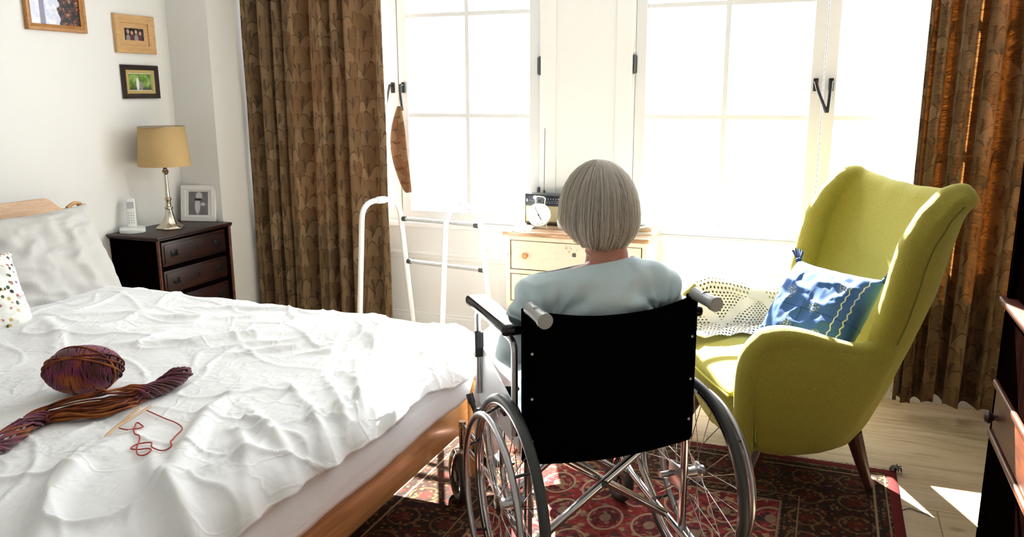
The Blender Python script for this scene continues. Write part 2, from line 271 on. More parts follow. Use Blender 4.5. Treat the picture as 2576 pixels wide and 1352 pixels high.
M['tassel'] = simple('navy_tassel', (.012, .045, .14), .8)
# crochet lace (real holes by transparency where the threads leave gaps)
n = NT('crochet_lace'); v = n.co('UV'); x, y, _ = n.sep(v)
hx = n.math('SUBTRACT', n.math('FRACT', n.math('MULTIPLY', x, 62.0)), .5); ry = n.math('MULTIPLY', y, 62.0); hx = n.math('SUBTRACT', n.math('FRACT', n.math('ADD', n.math('MULTIPLY', x, 62.0), n.math('MULTIPLY', n.math('FLOORED_MODULO', n.math('FLOOR', ry), 2.0), .5))), .5); hy = n.math('SUBTRACT', n.math('FRACT', ry), .5)
hole = n.step(n.math('ADD', n.math('MULTIPLY', hx, hx), n.math('MULTIPLY', hy, hy)), .085, .05)
zz = n.math('ADD', y, n.math('MULTIPLY', n.math('ABSOLUTE', n.math('SUBTRACT', n.math('FRACT', n.math('MULTIPLY', x, 3.0)), .5)), .45)); band = n.step(n.math('ABSOLUTE', n.math('SUBTRACT', n.math('FRACT', n.math('MULTIPLY', zz, 3.2)), .5)), .10, .14)
mask = n.math('MULTIPLY', hole, band)
n.set(Base_Color=(.80, .77, .68), Roughness=.9); tp = n.nd('ShaderNodeBsdfTransparent'); mx = n.nd('ShaderNodeMixShader'); n.t.links.new(mask, mx.inputs[0])
n.t.links.new(n.b.outputs[0], mx.inputs[1]); n.t.links.new(tp.outputs[0], mx.inputs[2]); n.t.links.new(mx.outputs[0], n.out.inputs[0]); M['lace'] = n.m
n = NT('cream_speaker_front'); v = n.co(scale=(60, 60, 60)); n.set(Base_Color=(.58, .50, .30), Roughness=.5); n.bump(n.vor(v, 3), .4, .002); M['radio_front'] = n.m
M['radio_body'] = simple('dark_grey_radio_case', (.06, .065, .06), .4)
M['dial'] = simple('navy_black_dial', (.012, .016, .03), .2)
M['dial_marks'] = simple('pale_dial_marks', (.55, .55, .5), .5)
M['clock_face'] = simple('clock_face', (.78, .80, .80), .4)
M['clock_marks'] = simple('grey_numerals', (.45, .46, .47), .5)
# small photographs
def photo(name, fn):
    n = NT(name); x, y, z = n.sep(n.co()); fn(n, x, y); n.set(Roughness=.3); return n.m
def ph_flowers(n, x, y):
    v = n.co(); sky = n.mix(n.step(n.noise(v, 30, 3), .45, .6), (.62, .66, .80), (.80, .80, .84)); lf = n.ramp(n.noise(v, 45, 4, .7), [(.35, (.01, .008, .008)), (.5, (.10, .03, .02)), (.58, (.35, .12, .05)), (.66, (.75, .68, .55))], 'CONSTANT')
    m = n.step(n.math('ADD', x, n.math('MULTIPLY', n.noise(v, 16, 3), .08)), .055, .065); c = n.mix(m, sky, lf)
    bar = n.math('MAXIMUM', n.step(n.math('ABSOLUTE', n.math('ADD', y, -.10)), .012, .009), n.step(n.math('ABSOLUTE', n.math('ADD', x, .07)), .016, .012)); c = n.mix(n.math('MULTIPLY', bar, n.math('SUBTRACT', 1.0, m)), c, (.22, .20, .30)); n.set(Base_Color=c)
def ph_group(n, x, y):
    v = n.co(); c = n.mix(n.step(n.noise(v, 60, 3), .5, .65), (.008, .01, .014), (.10, .08, .08))
    for i, px in enumerate((-.042, -.016, .012, .040)):
        c = n.mix(n.blob(x, y, px, .012-.006*(i % 2), .009, .011), c, (.55, .30, .22)); c = n.mix(n.blob(x, y, px, -.022, .014, .020), c, (.12, .03, .04) if i % 2 else (.28, .26, .26))
    n.set(Base_Color=c)
def ph_bride(n, x, y):
    v = n.co(); c = n.ramp(n.noise(v, 26, 4), [(.3, (.03, .08, .01)), (.5, (.16, .30, .04)), (.7, (.42, .55, .20))]); c = n.mix(n.step(y, -.012, -.04), c, (.05, .06, .03))
    c = n.mix(n.blob(x, y, .004, -.022, .014, .022), c, (.30, .28, .26)); c = n.mix(n.blob(x, y, -.018, -.012, .010, .034), c, (.80, .80, .78)); c = n.mix(n.blob(x, y, -.016, .026, .006, .007), c, (.5, .3, .22)); n.set(Base_Color=c)
def ph_grey(n, x, y):
    v = n.co(); c = n.mix(n.noise(v, 28, 3), (.09, .08, .09), (.26, .24, .26))
    c = n.mix(n.blob(x, y, -.005, -.035, .040, .045), c, (.16, .15, .16)); c = n.mix(n.blob(x, y, -.005, -.015, .016, .045), c, (.60, .58, .60)); c = n.mix(n.blob(x, y, .004, .040, .019, .023), c, (.62, .60, .60))
    c = n.mix(n.blob(x, y, .010, .026, .006, .004, .6), c, (.34, .32, .33)); c = n.mix(n.blob(x, y, .028, -.005, .014, .010), c, (.55, .53, .54)); n.set(Base_Color=c)
M['ph_flowers'] = photo('photo_flowers_by_window', ph_flowers); M['ph_group'] = photo('photo_dark_group', ph_group)
M['ph_bride'] = photo('photo_white_dress_on_grass', ph_bride); M['ph_grey'] = photo('photo_grey_portrait', ph_grey)

# ------------------------------------------------------------------ mesh helpers
def finish(name, bm, mat, parent=None, smooth=35, loc=None):
    me = bpy.data.meshes.new(name); bmesh.ops.recalc_face_normals(bm, faces=bm.faces[:]) if getattr(bm, 'fixn', True) is True else None
    bm.to_mesh(me); bm.free()
    return link(name, me, mat, parent, smooth, loc)
def link(name, me, mat, parent=None, smooth=35, loc=None):
    for m_ in (mat if isinstance(mat, (list, tuple)) else [mat]): me.materials.append(m_)
    o = bpy.data.objects.new(name, me); COL.objects.link(o)
    if smooth:
        me.shade_smooth() if hasattr(me, 'shade_smooth') else None
        if smooth < 179:
            try: me.set_sharp_from_angle(angle=math.radians(smooth))
            except Exception: pass
    else:
        for p in me.polygons: p.use_smooth = False
    if parent: o.parent = parent
    if loc: o.location = loc
    return o
def B(): return bmesh.new()
def box(bm, x0, x1, y0, y1, z0, z1, bev=0, seg=2, mi=0, mat=None):
    r = bmesh.ops.create_cube(bm, size=1); vs = r['verts']
    for v in vs: v.co = Vector(((x0+x1)/2+v.co.x*(x1-x0), (y0+y1)/2+v.co.y*(y1-y0), (z0+z1)/2+v.co.z*(z1-z0)))
    fs = list({f for v in vs for f in v.link_faces})
    for f in fs: f.material_index = mi
    if bev:
        es = list({e for v in vs for e in v.link_edges}); rr = bmesh.ops.bevel(bm, geom=es, offset=bev, segments=seg, profile=.5, affect='EDGES'); vs = list({v for f in rr['faces'] for v in f.verts} | {v for v in vs if v.is_valid})
    if mat is not None: bmesh.ops.transform(bm, matrix=mat, verts=[v for v in vs if v.is_valid])
    return vs
def ring_frame(pts, i, closed=False):
    n_ = len(pts); a = pts[(i-1) % n_] if closed or i > 0 else pts[i]; b = pts[(i+1) % n_] if closed or i < n_-1 else pts[i]
    t = (b-a); return t.normalized() if t.length > 1e-9 else Vector((0, 0, 1))
def tube(bm, pts, r, seg=10, closed=False, cap=True, flat=1.0, mi=0):
    pts = [Vector(p) for p in pts]; n_ = len(pts); rs = r if isinstance(r, (list, tuple)) else [r]*n_
    t0 = ring_frame(pts, 0, closed); up = Vector((0, 0, 1)) if abs(t0.z) < .9 else Vector((1, 0, 0)); nrm = t0.cross(up).normalized(); rings = []
    for i, p in enumerate(pts):
        t = ring_frame(pts, i, closed); nrm = (nrm - t*nrm.dot(t)); nrm = nrm.normalized() if nrm.length > 1e-6 else t.orthogonal().normalized(); bn = t.cross(nrm)
        rings.append([bm.verts.new(p+nrm*math.cos(2*PI*k/seg)*rs[i]+bn*math.sin(2*PI*k/seg)*rs[i]*flat) for k in range(seg)])
    m_ = n_ if closed else n_-1
    for i in range(m_):
        A, Bq = rings[i], rings[(i+1) % n_]
        for k in range(seg):
            f = bm.faces.new((A[k], A[(k+1) % seg], Bq[(k+1) % seg], Bq[k])); f.material_index = mi
    if cap and not closed: bm.faces.new(rings[0][::-1]).material_index = mi; bm.faces.new(rings[-1]).material_index = mi
    return rings
def smooth_path(pts, sub=8):
    pts = [Vector(p) for p in pts]; out = []
    for i in range(len(pts)-1):
        p0 = pts[max(i-1, 0)]; p1 = pts[i]; p2 = pts[i+1]; p3 = pts[min(i+2, len(pts)-1)]
        for k in range(sub):
            t = k/sub; out.append(.5*((2*p1)+(p2-p0)*t+(2*p0-5*p1+4*p2-p3)*t*t+(3*p1-p0-3*p2+p3)*t*t*t))
    out.append(pts[-1]); return out
def round_path(pts, r=.04, k=6):
    """polyline with its corners rounded"""
    pts = [Vector(p) for p in pts]; out = [pts[0]]
    for i in range(1, len(pts)-1):
        a, b, c = pts[i-1], pts[i], pts[i+1]; rr = min(r, (a-b).length*.49, (c-b).length*.49); p = b+(a-b).normalized()*rr; q = b+(c-b).normalized()*rr
        for j in range(k+1):
            t = j/k; out.append(p*(1-t)**2+b*2*t*(1-t)+q*t*t)
    out.append(pts[-1]); return out
def lathe(bm, prof, seg=24, c=(0, 0, 0), cap=True, sx=1, sy=1, mat=None, mi=0):
    rings = []
    for r, z in prof:
        ring = []
        for k in range(seg):
            p = Vector((r*math.cos(2*PI*k/seg)*sx, r*math.sin(2*PI*k/seg)*sy, z))
            if mat is not None: p = mat @ p
            ring.append(bm.verts.new(p+Vector(c)))
        rings.append(ring)
    for A, Bq in zip(rings, rings[1:]):
        for k in range(seg): bm.faces.new((A[k], A[(k+1) % seg], Bq[(k+1) % seg], Bq[k])).material_index = mi
    if cap: bm.faces.new(rings[0][::-1]).material_index = mi; bm.faces.new(rings[-1]).material_index = mi
def torus(bm, c, R_, r, axis='Y', seg=64, rs=12):
    c = Vector(c); pts = []
    for k in range(seg):
        a = 2*PI*k/seg
        pts.append(c+{'Y': Vector((math.cos(a)*R_, 0, math.sin(a)*R_)), 'Z': Vector((math.cos(a)*R_, math.sin(a)*R_, 0)), 'X': Vector((0, math.cos(a)*R_, math.sin(a)*R_))}[axis])
    tube(bm, pts, r, rs, closed=True)
def cyl(bm, a, b, r, seg=16, r2=None): tube(bm, [a, b], [r, r if r2 is None else r2], seg)
def sphere(bm, c, r, su=20, sv=12, sc=(1, 1, 1), rot=None):
    c = Vector(c); q = rot.to_3x3() if rot is not None else None
    def P(a, b):
        p = Vector((math.cos(a)*math.sin(b)*r*sc[0], math.sin(a)*math.sin(b)*r*sc[1], math.cos(b)*r*sc[2])); return bm.verts.new((q @ p if q is not None else p)+c)
    t_, b_ = P(0, 0), P(0, PI); rg_ = [[P(2*PI*i/su, PI*j/sv) for i in range(su)] for j in range(1, sv)]
    for i in range(su):
        k = (i+1) % su; bm.faces.new((t_, rg_[0][i], rg_[0][k])); bm.faces.new((b_, rg_[-1][k], rg_[-1][i]))
        for A, Bq in zip(rg_, rg_[1:]): bm.faces.new((A[i], Bq[i], Bq[k], A[k]))
def prism(bm, poly, axis, a, b, bev=0, mi=0):
    """polygon (2D points) extruded along an axis between a and b"""
    def P(p, t): return {'X': Vector((t, p[0], p[1])), 'Y': Vector((p[0], t, p[1])), 'Z': Vector((p[0], p[1], t))}[axis]
    A = [bm.verts.new(P(p, a)) for p in poly]; Bq = [bm.verts.new(P(p, b)) for p in poly]; n_ = len(poly)
    fs = [bm.faces.new(A[::-1]), bm.faces.new(Bq)]+[bm.faces.new((A[i], A[(i+1) % n_], Bq[(i+1) % n_], Bq[i])) for i in range(n_)]
    for f in fs: f.material_index = mi
    if bev: bmesh.ops.bevel(bm, geom=list({e for f in fs[:2] for e in f.edges}), offset=bev, segments=2, profile=.5, affect='EDGES')
def grid(bm, nu, nv, fn, uv=None, wrapu=False):
    vs = [[bm.verts.new(fn(i/(nu if wrapu else nu-1), j/(nv-1))) for j in range(nv)] for i in range(nu)]
    lay = bm.loops.layers.uv.verify() if uv else None
    for i in range(nu if wrapu else nu-1):
        for j in range(nv-1):
            i2 = (i+1) % nu; f = bm.faces.new((vs[i][j], vs[i2][j], vs[i2][j+1], vs[i][j+1]))
            if uv:
                for lp, (a, b) in zip(f.loops, ((i, j), (i+1, j), (i+1, j+1), (i, j+1))): lp[lay].uv = uv(a/(nu if wrapu else nu-1), b/(nv-1))
    return vs
def apply_mods(o):
    dg = bpy.context.evaluated_depsgraph_get(); dg.update(); me = bpy.data.meshes.new_from_object(o.evaluated_get(dg)); old = o.data; o.modifiers.clear(); o.data = me; bpy.data.meshes.remove(old); return o
def remesh(name, bm, mat, parent, voxel=.008, smooth=6, fn=None, sub=0):
    me = bpy.data.meshes.new(name); bm.to_mesh(me); bm.free(); o = bpy.data.objects.new(name, me); COL.objects.link(o)
    m_ = o.modifiers.new('r', 'REMESH'); m_.mode = 'VOXEL'; m_.voxel_size = voxel; s_ = o.modifiers.new('s', 'SMOOTH'); s_.factor = .5; s_.iterations = smooth
    apply_mods(o)
    if fn:
        nr = [v.normal.copy() for v in o.data.vertices]
        for v, n_ in zip(o.data.vertices, nr): v.co = fn(v.co.copy(), n_)
    o.data.materials.clear(); o.data.materials.append(mat); o.data.shade_smooth(); o.parent = parent; return o
def subsurf(o, lv=1):
    m_ = o.modifiers.new('sub', 'SUBSURF'); m_.levels = lv; m_.render_levels = lv; return apply_mods(o)
def solid(o, t, off=-1):
    m_ = o.modifiers.new('sol', 'SOLIDIFY'); m_.thickness = t; m_.offset = off; return m_
def empty(name, label, cat, loc=(0, 0, 0), rz=0, group=None):
    o = bpy.data.objects.new(name, None); COL.objects.link(o); o.location = loc; o.rotation_euler = (0, 0, rz); o.empty_display_size = .1
    if label: o['label'] = label; o['category'] = cat
    if group: o['group'] = group
    return o
def tag(o, label, cat, group=None):
    o['label'] = label; o['category'] = cat
    if group: o['group'] = group
    return o
def struct(o): o['kind'] = 'structure'; return o
def copy_tree(o, parent=None):
    c = o.copy(); COL.objects.link(c)
    if parent: c.parent = parent
    for ch in list(o.children): copy_tree(ch, c)
    return c
def N3(x, y=0, z=0): return mnoise.noise(Vector((x, y, z)))
def ss(a, b, x):
    t = max(0, min(1, (x-a)/(b-a))); return t*t*(3-2*t)

# ------------------------------------------------------------------ room
WY = 4.05; XL = -3.483; XR = 1.12; YB = -1.3; ZC = 2.55
bm = B(); box(bm, XL-.1, XR+.1, YB-.1, WY+.12, -.08, 0); struct(finish('floor', bm, M['floor'], smooth=0))
bm = B(); box(bm, XL-.1, XR+.1, YB-.1, WY+.12, ZC, ZC+.08); struct(finish('ceiling', bm, M['ceil'], smooth=0))
bm = B(); box(bm, XL-.1, XL, YB-.1, WY+.12, 0, ZC); struct(finish('wall_left', bm, M['wall'], smooth=0)); bm = B(); box(bm, XL, -3.20, 3.70, WY, 0, ZC); struct(finish('wall_corner', bm, M['wall'], smooth=0))
bm = B(); box(bm, XR, XR+.1, YB-.1, WY+.12, 0, ZC); struct(finish('wall_right', bm, M['wall'], smooth=0))
bm = B(); box(bm, XL, XR, YB-.1, YB, 0, ZC); struct(finish('wall_back', bm, M['wall'], smooth=0))
W1 = (-3.065, -1.405); W2 = (-.93, .83); WZ0, WZ1 = .712, 2.43
bm = B()
for (a, b) in ((XL, W1[0]), (W1[1], W2[0]), (W2[1], XR)): box(bm, a, b, WY, WY+.07, 0, ZC)
for (a, b) in (W1, W2): box(bm, a, b, WY, WY+.07, 0, WZ0); box(bm, a, b, WY, WY+.07, WZ1, ZC)
struct(finish('wall_window', bm, M['white_paint'], smooth=0))
# trims on the window wall
bm = B()
for (a, b) in ((W1[1], W1[1]+.082), (W2[0]-.082, W2[0])): box(bm, a, b, WY-.012, WY, .19, ZC, .002)
box(bm, W1[0]-.082, W1[0], WY-.012, WY, .19, ZC, .002); box(bm, W2[1], W2[1]+.082, WY-.012, WY, .19, ZC, .002)
struct(finish('trim_1', bm, M['white_paint'], smooth=0))
bm = B()                                                  # panelling under both windows: sill bead, dado bead
for (a, b) in (W1, W2):
    box(bm, a-.01, b+.01, WY-.02, WY, WZ0-.028, WZ0, .004)
    box(bm, a, b, WY-.010, WY, .505, .548, .003); box(bm, a, b, WY-.016, WY, .528, .54, .003)
struct(finish('trim_2', bm, M['white_paint'], smooth=0))
bm = B(); box(bm, -3.2, XR, WY-.024, WY, 0, .165, .002); box(bm, -3.2, XR, WY-.018, WY, .165, .178, .002); box(bm, -3.2, XR, WY-.012, WY, .178, .19, .003)
struct(finish('baseboard_window', bm, M['white_paint'], smooth=0))
bm = B(); box(bm, XL, XL+.016, YB, 3.70, 0, .14, .003); struct(finish('baseboard_left', bm, M['white_paint'], smooth=0))

def handle_bm(tilt):
    bm = B(); box(bm, -.011, .011, -.012, 0, -.03, .028, .004)
    cyl(bm, (0, -.012, .012), (0, -.04, .012), .007, 10)
    tube(bm, smooth_path([(0, -.04, .015), (tilt*.25, -.046, -.03), (tilt*.7, -.045, -.085), (tilt, -.042, -.125)], 5), [.0085]+[.0075]*14+[.0055], 8)
    return bm
def window(name, x0, x1, pulls):
    w = empty(name, None, None, (0, 0, 0)); w['kind'] = 'structure'
    mid = (x0+x1)/2; z0, z1 = WZ0, WZ1; Y0, Y1 = WY+.004, WY+.05
    bm = B()                                              # fixed frame lining the opening
    box(bm, x0, x0+.010, WY, WY+.07, z0, z1); box(bm, x1-.010, x1, WY, WY+.07, z0, z1); box(bm, x0+.01, x1-.01, WY, WY+.07, z1-.01, z1); box(bm, x0+.01, x1-.01, WY, WY+.07, z0, z0+.008)
    finish('window_frame', bm, M['white_paint'], w, 0)
    for side in (0, 1):
        a, b = (x0+.012, mid-.003) if side == 0 else (mid+.003, x1-.012)
        ga, gb = a+.052, b-.052; gz0, gz1 = .776, 2.352
        bm = B()
        box(bm, a, ga, Y0, Y1, z0+.01, z1-.012, .002); box(bm, gb, b, Y0, Y1, z0+.01, z1-.012, .002)
        box(bm, ga-.001, gb+.001, Y0, Y1, z0+.01, gz0, .002); box(bm, ga-.001, gb+.001, Y0, Y1, gz1, z1-.012, .002)
        s_ = finish('casement_sash', bm, M['sash'], w, 0)
        bm = B(); mx_ = (ga+gb)/2
        box(bm, mx_-.012, mx_+.012, Y0+.008, Y1-.008, gz0, gz1, .003)
        for mz in (1.302, 1.827): box(bm, ga, gb, Y0+.009, Y1-.009, mz-.012, mz+.012, .003)
        finish('glazing_bar', bm, M['sash'], s_, 0)
        bm = B(); box(bm, ga-.004, gb+.004, WY+.026, WY+.029, gz0-.004, gz1+.004); finish('pane', bm, M['glass'], s_, 0)
        hx = x0+.008 if side == 0 else x1-.008
        for hz in (1.555, .89, 2.22):
            bm = B(); cyl(bm, (hx, WY-.004, hz-.046), (hx, WY-.004, hz+.046), .0065, 10); box(bm, hx-.012, hx+.012, WY-.003, WY+.001, hz-.042, hz+.042)
            if hz != .89 or side == 1 and x0 < -2: finish('hinge', bm, M['hinge'], w)
            else: bm.free()
        hp = finish('handle', handle_bm(pulls[side]), M['black_metal'], w, 40, (b-.03 if side == 0 else a+.03, Y0, 1.452)); hp['label'] = 'black lever handle'
    bm = B(); box(bm, mid-.002, mid+.002, WY+.02, WY+.045, z0+.012, z1-.012); finish('meeting_strip', bm, M['white_paint'], w, 0)
    return w
window('window_1', W1[0], W1[1], (-.028, .010)); window('window_2', W2[0], W2[1], (.055, -.006))

# ------------------------------------------------------------------ curtains
def curtain(name, x0, x1, y, z0, z1, nf, amp, seed, mat, parent=None, hemwob=.006, gather=1.75):
    rnd = random.Random(seed); ph = [rnd.uniform(0, 6.28) for _ in range(4)]; NU, NV = nf*22, 60
    wd = []; tot = 0
    for i in range(nf): k = rnd.uniform(.45, 1.6); wd.append(k); tot += k
    bnd = [0]
    for k in wd: bnd.append(bnd[-1]+k/tot)
    am = [rnd.uniform(.55, 1.1) for _ in range(nf+1)]
    def fold(u):
        for i in range(nf):
            if u <= bnd[i+1] or i == nf-1:
                t = (u-bnd[i])/(bnd[i+1]-bnd[i]); a = am[i]*(1-t)+am[i+1]*t; c_ = math.cos(2*PI*t); return a*(-1+2.1*math.exp(-((t-.5)/.15)**2)+.22*math.sin(2*PI*t*2+i)), t
    def P(u, v):
        f, t = fold(u); z = z0+(z1-z0)*v+hemwob*math.sin(u*nf*3+ph[0])*(1-v); sway = .012*math.sin(3*v+ph[1]+u*4)
        k = 1+.18*math.sin(v*2.2+ph[2]+u*9)
        return Vector((x0+(x1-x0)*u+amp*.25*math.sin(2*PI*t*2)*.6+sway*math.sin(PI*u), y+(f+.55)*amp*k+.008*N3(u*14, v*5, seed), z))
    bm = B(); L = (x1-x0)*gather
    grid(bm, NU, NV, P, uv=lambda a, b: (a*L, z0+(z1-z0)*b)); o = finish(name, bm, mat, parent, 179); o.modifiers.clear(); m_ = solid(o, .0025, 0); apply_mods(o); return o
c1 = curtain('curtain', -3.155, -2.245, 3.935, .03, 2.47, 7, .056, 3, M['curtain']); tag(c1, 'brown leaf-print curtain hanging left of the left window, behind the bed', 'curtain', 'leaf print curtains')
bm = B(); grid(bm, 12, 30, lambda u, v: Vector((-2.30+.038*u+.006*math.sin(v*9+u*3), 3.965+.02*math.sin(u*5+v*2), .035+2.43*v)), uv=lambda a, b: (a*.1, b*2.4)); l_ = finish('curtain_lining', bm, M['lining'], c1, 179); l_['label'] = 'pale lining edge'
c2 = curtain('curtain', .335, 1.09, 3.80, .085, 2.47, 7, .062, 12, M['curtain_sun'], hemwob=.012); tag(c2, 'brown leaf-print curtain glowing with sun, right of the windows behind the green armchair', 'curtain', 'leaf print curtains')
bm = B(); grid(bm, 12, 30, lambda u, v: Vector((.262+.10*u+.008*math.sin(v*7), 3.87-.03*u+.010*math.sin(u*6+v*3), .10+2.36*v)), uv=lambda a, b: (a*.12, b*2.4)); l_ = finish('curtain_lining', bm, M['lining'], c2, 179); l_['label'] = 'sunlit pale lining edge'
for nm, c_, x0, x1, y in (('curtain_rod', c1, -3.17, -2.0, 3.935), ('curtain_rod', c2, .2, 1.1, 3.80)):
    bm = B(); cyl(bm, (x0, y, 2.485), (x1, y, 2.485), .014); box(bm, x0+.1, x0+.12, y, WY, 2.478, 2.492); finish(nm, bm, M['black_metal'], c_)
# tie-back: crescent of the same cloth hung from the left window's handle
L_ = [(-2.212, 1.352), (-2.238, 1.29), (-2.258, 1.217), (-2.262, 1.14), (-2.251, 1.065), (-2.226, .98), (-2.197, .905), (-2.175, .880)]
R_ = [(-2.186, 1.352), (-2.180, 1.29), (-2.171, 1.218), (-2.163, 1.14), (-2.154, 1.06), (-2.146, .98), (-2.142, .915), (-2.141, .885)]
Ls = smooth_path([(a, 0, b) for a, b in L_], 5); Rs = smooth_path([(a, 0, b) for a, b in R_], 5)
bm = B(); grid(bm, 8, len(Ls), lambda u, v: (lambda k: Ls[k].lerp(Rs[k], u)+Vector((0, 3.992-.008*math.sin(PI*u)+.004*math.sin(v*8), 0)))(int(round(v*(len(Ls)-1)))), uv=lambda a, b: (a*.12, b*.5))
tb = finish('curtain_tieback', bm, M['curtain_side'], None, 179); solid(tb, .004, 0); apply_mods(tb); tag(tb, 'brown leaf-print curtain tieback hanging from the handle of the left window', 'curtain tieback')
bm = B(); tube(bm, smooth_path([(-2.199, 3.992, 1.349), (-2.206, 3.997, 1.385), (-2.206, 4.0, 1.425)], 4), .002, 6); finish('loop', bm, M['lining'], tb); bm = B(); tube(bm, smooth_path([(-2.158, 3.99, .884), (-2.15, 3.985, .865), (-2.146, 3.99, .85)], 4), .003, 6); finish('loop', bm, M['lining'], tb)

# ------------------------------------------------------------------ bed
BX0, BX1, BY0, BY1 = -3.24, -1.17, .93, 2.60
bed = empty('bed', 'double bed with honey oak frame and curved headboard against the left wall', 'bed', ((BX0+BX1)/2, (BY0+BY1)/2, 0))
BL = Vector((-(BX0+BX1)/2, -(BY0+BY1)/2, 0))
def bedpart(name, bm, m, sm=35): return finish(name, bm, m, bed, sm, BL)
bm = B()                                                   # headboard: a curved veneer panel whose shoulder steps down to the corner post
def hb_top(y):
    t = (y-BY0+.2)/(2.83-BY0+.2)
    if y > 2.66: return .962-.058*ss(2.66, 2.745, y)
    if y < BY0-.03: return .962-.058*ss(BY0-.03, BY0-.115, y)
    return .962
ys = [BY0-.2+(2.815-BY0+.2)*i/120 for i in range(121)]
top = [(y, hb_top(y)) for y in ys]; fr = [bm.verts.new((BX0-.005-.045*ss(.70, .97, z), y, z)) for y, z in top]; fr2 = [bm.verts.new((BX0-.005-.01, y, .80)) for y, z in top]; fr3 = [bm.verts.new((BX0, y, .28)) for y, z in top]
bk = [bm.verts.new((v.co.x-.022, v.co.y, v.co.z)) for v in fr]; bk2 = [bm.verts.new((v.co.x-.022, v.co.y, v.co.z)) for v in fr2]; bk3 = [bm.verts.new((v.co.x-.022, v.co.y, v.co.z)) for v in fr3]
for A, Bq in ((fr, fr2), (fr2, fr3), (bk2, bk), (bk3, bk2), (bk, fr), (fr3, bk3)):
    for i in range(120): bm.faces.new((A[i], A[i+1], Bq[i+1], Bq[i]))
for i in (0, 120): bm.faces.new((fr[i], fr2[i], bk2[i], bk[i])); bm.faces.new((fr2[i], fr3[i], bk3[i], bk2[i]))
bedpart('headboard', bm, M['headboard'], 30)
for sy in (2.838, BY0-.21):
    bm = B(); tube(bm, smooth_path([(BX0-.03, sy, .0), (BX0-.015, sy, .35), (BX0-.01, sy, .65), (BX0-.035, sy+.0, .85), (BX0-.045, sy, .915)], 6), [.020]*20+[.017]*5, 12, flat=1.0); bedpart('headboard_post', bm, M['oak_y'])
    bm = B(); tube(bm, smooth_path([(BX0-.045, sy, .916), (BX0-.045, sy-(.035 if sy > 2 else -.035), .923), (BX0-.045, sy-(.075 if sy > 2 else -.075), .906)], 5), .009, 8); bedpart('headboard_rim', bm, M['oak_y'])
bm = B(); box(bm, BX1-.028, BX1, BY0+.03, BY1-.03, .215, .372, .006); bedpart('foot_rail', bm, M['oak_y'])
for sy in (BY1-.012, BY0-.012):
    bm = B(); box(bm, BX0, BX1-.03, sy, sy+.024, .215, .35, .005); bedpart('side_rail', bm, M['oak_y'])
    bm = B(); lathe(bm, [(.014, 0), (.017, .05), (.024, .2), (.029, .30), (.030, .385), (.027, .398), (.010, .402)], 20, (BX1+.006, sy+.006, 0)); bedpart('foot_post', bm, M['oak_y'])
bm = B(); box(bm, BX0+.02, BX1-.04, BY0+.02, BY1-.02, .29, .305); bedpart('slat_base', bm, M['oak_y'])
bm = B(); box(bm, BX0+.03, BX1-.035, BY0+.02, BY1-.02, .308, .535, .05, 4); tag(finish('mattress', bm, M['mattress']), 'thick white mattress on the oak bed frame, under the sheet', 'mattress')
bm = B()                                                   # sheet hanging over the foot of the mattress
def sheet(u, v):
    y = .86+(2.655-.86)*u; a = v*.72
    hem = .372+.052*ss(2.47, 2.55, y)+.012*N3(y*3, 1.3)+.007*N3(y*14, 5)
    if u > .9: hem -= .0
    if a < .40: x, z = -1.45+a*.625, .541
    elif a < .52: t = (a-.40)/.12*PI/2; x, z = -1.20+.05*math.sin(t), .541-.05*(1-math.cos(t))
    else: t = (a-.52)/.20; x, z = -1.150+.014*math.sin(t*2), .491-(.491-hem)*t
    fold = .0035*math.sin(y*16+v*9+6*N3(y*1.5, v*1.5, 3))*ss(.4, 1, v)+.005*N3(y*3, v*4, 8)
    dy = 0
    if y > 2.58: k = (y-2.58)/.075; z -= .10*k*k*(1 if z > .45 else .4); 
    return Vector((x+fold*ss(.5, .7, a)+.004*ss(.5, .6, a), y, z))
grid(bm, 150, 40, sheet); sh = finish('bed_sheet', bm, M['sheet'], None, 179); solid(sh, .003, 0); apply_mods(sh); tag(sh, 'thin white sheet hanging below the duvet over the foot of the bed', 'bed sheet')
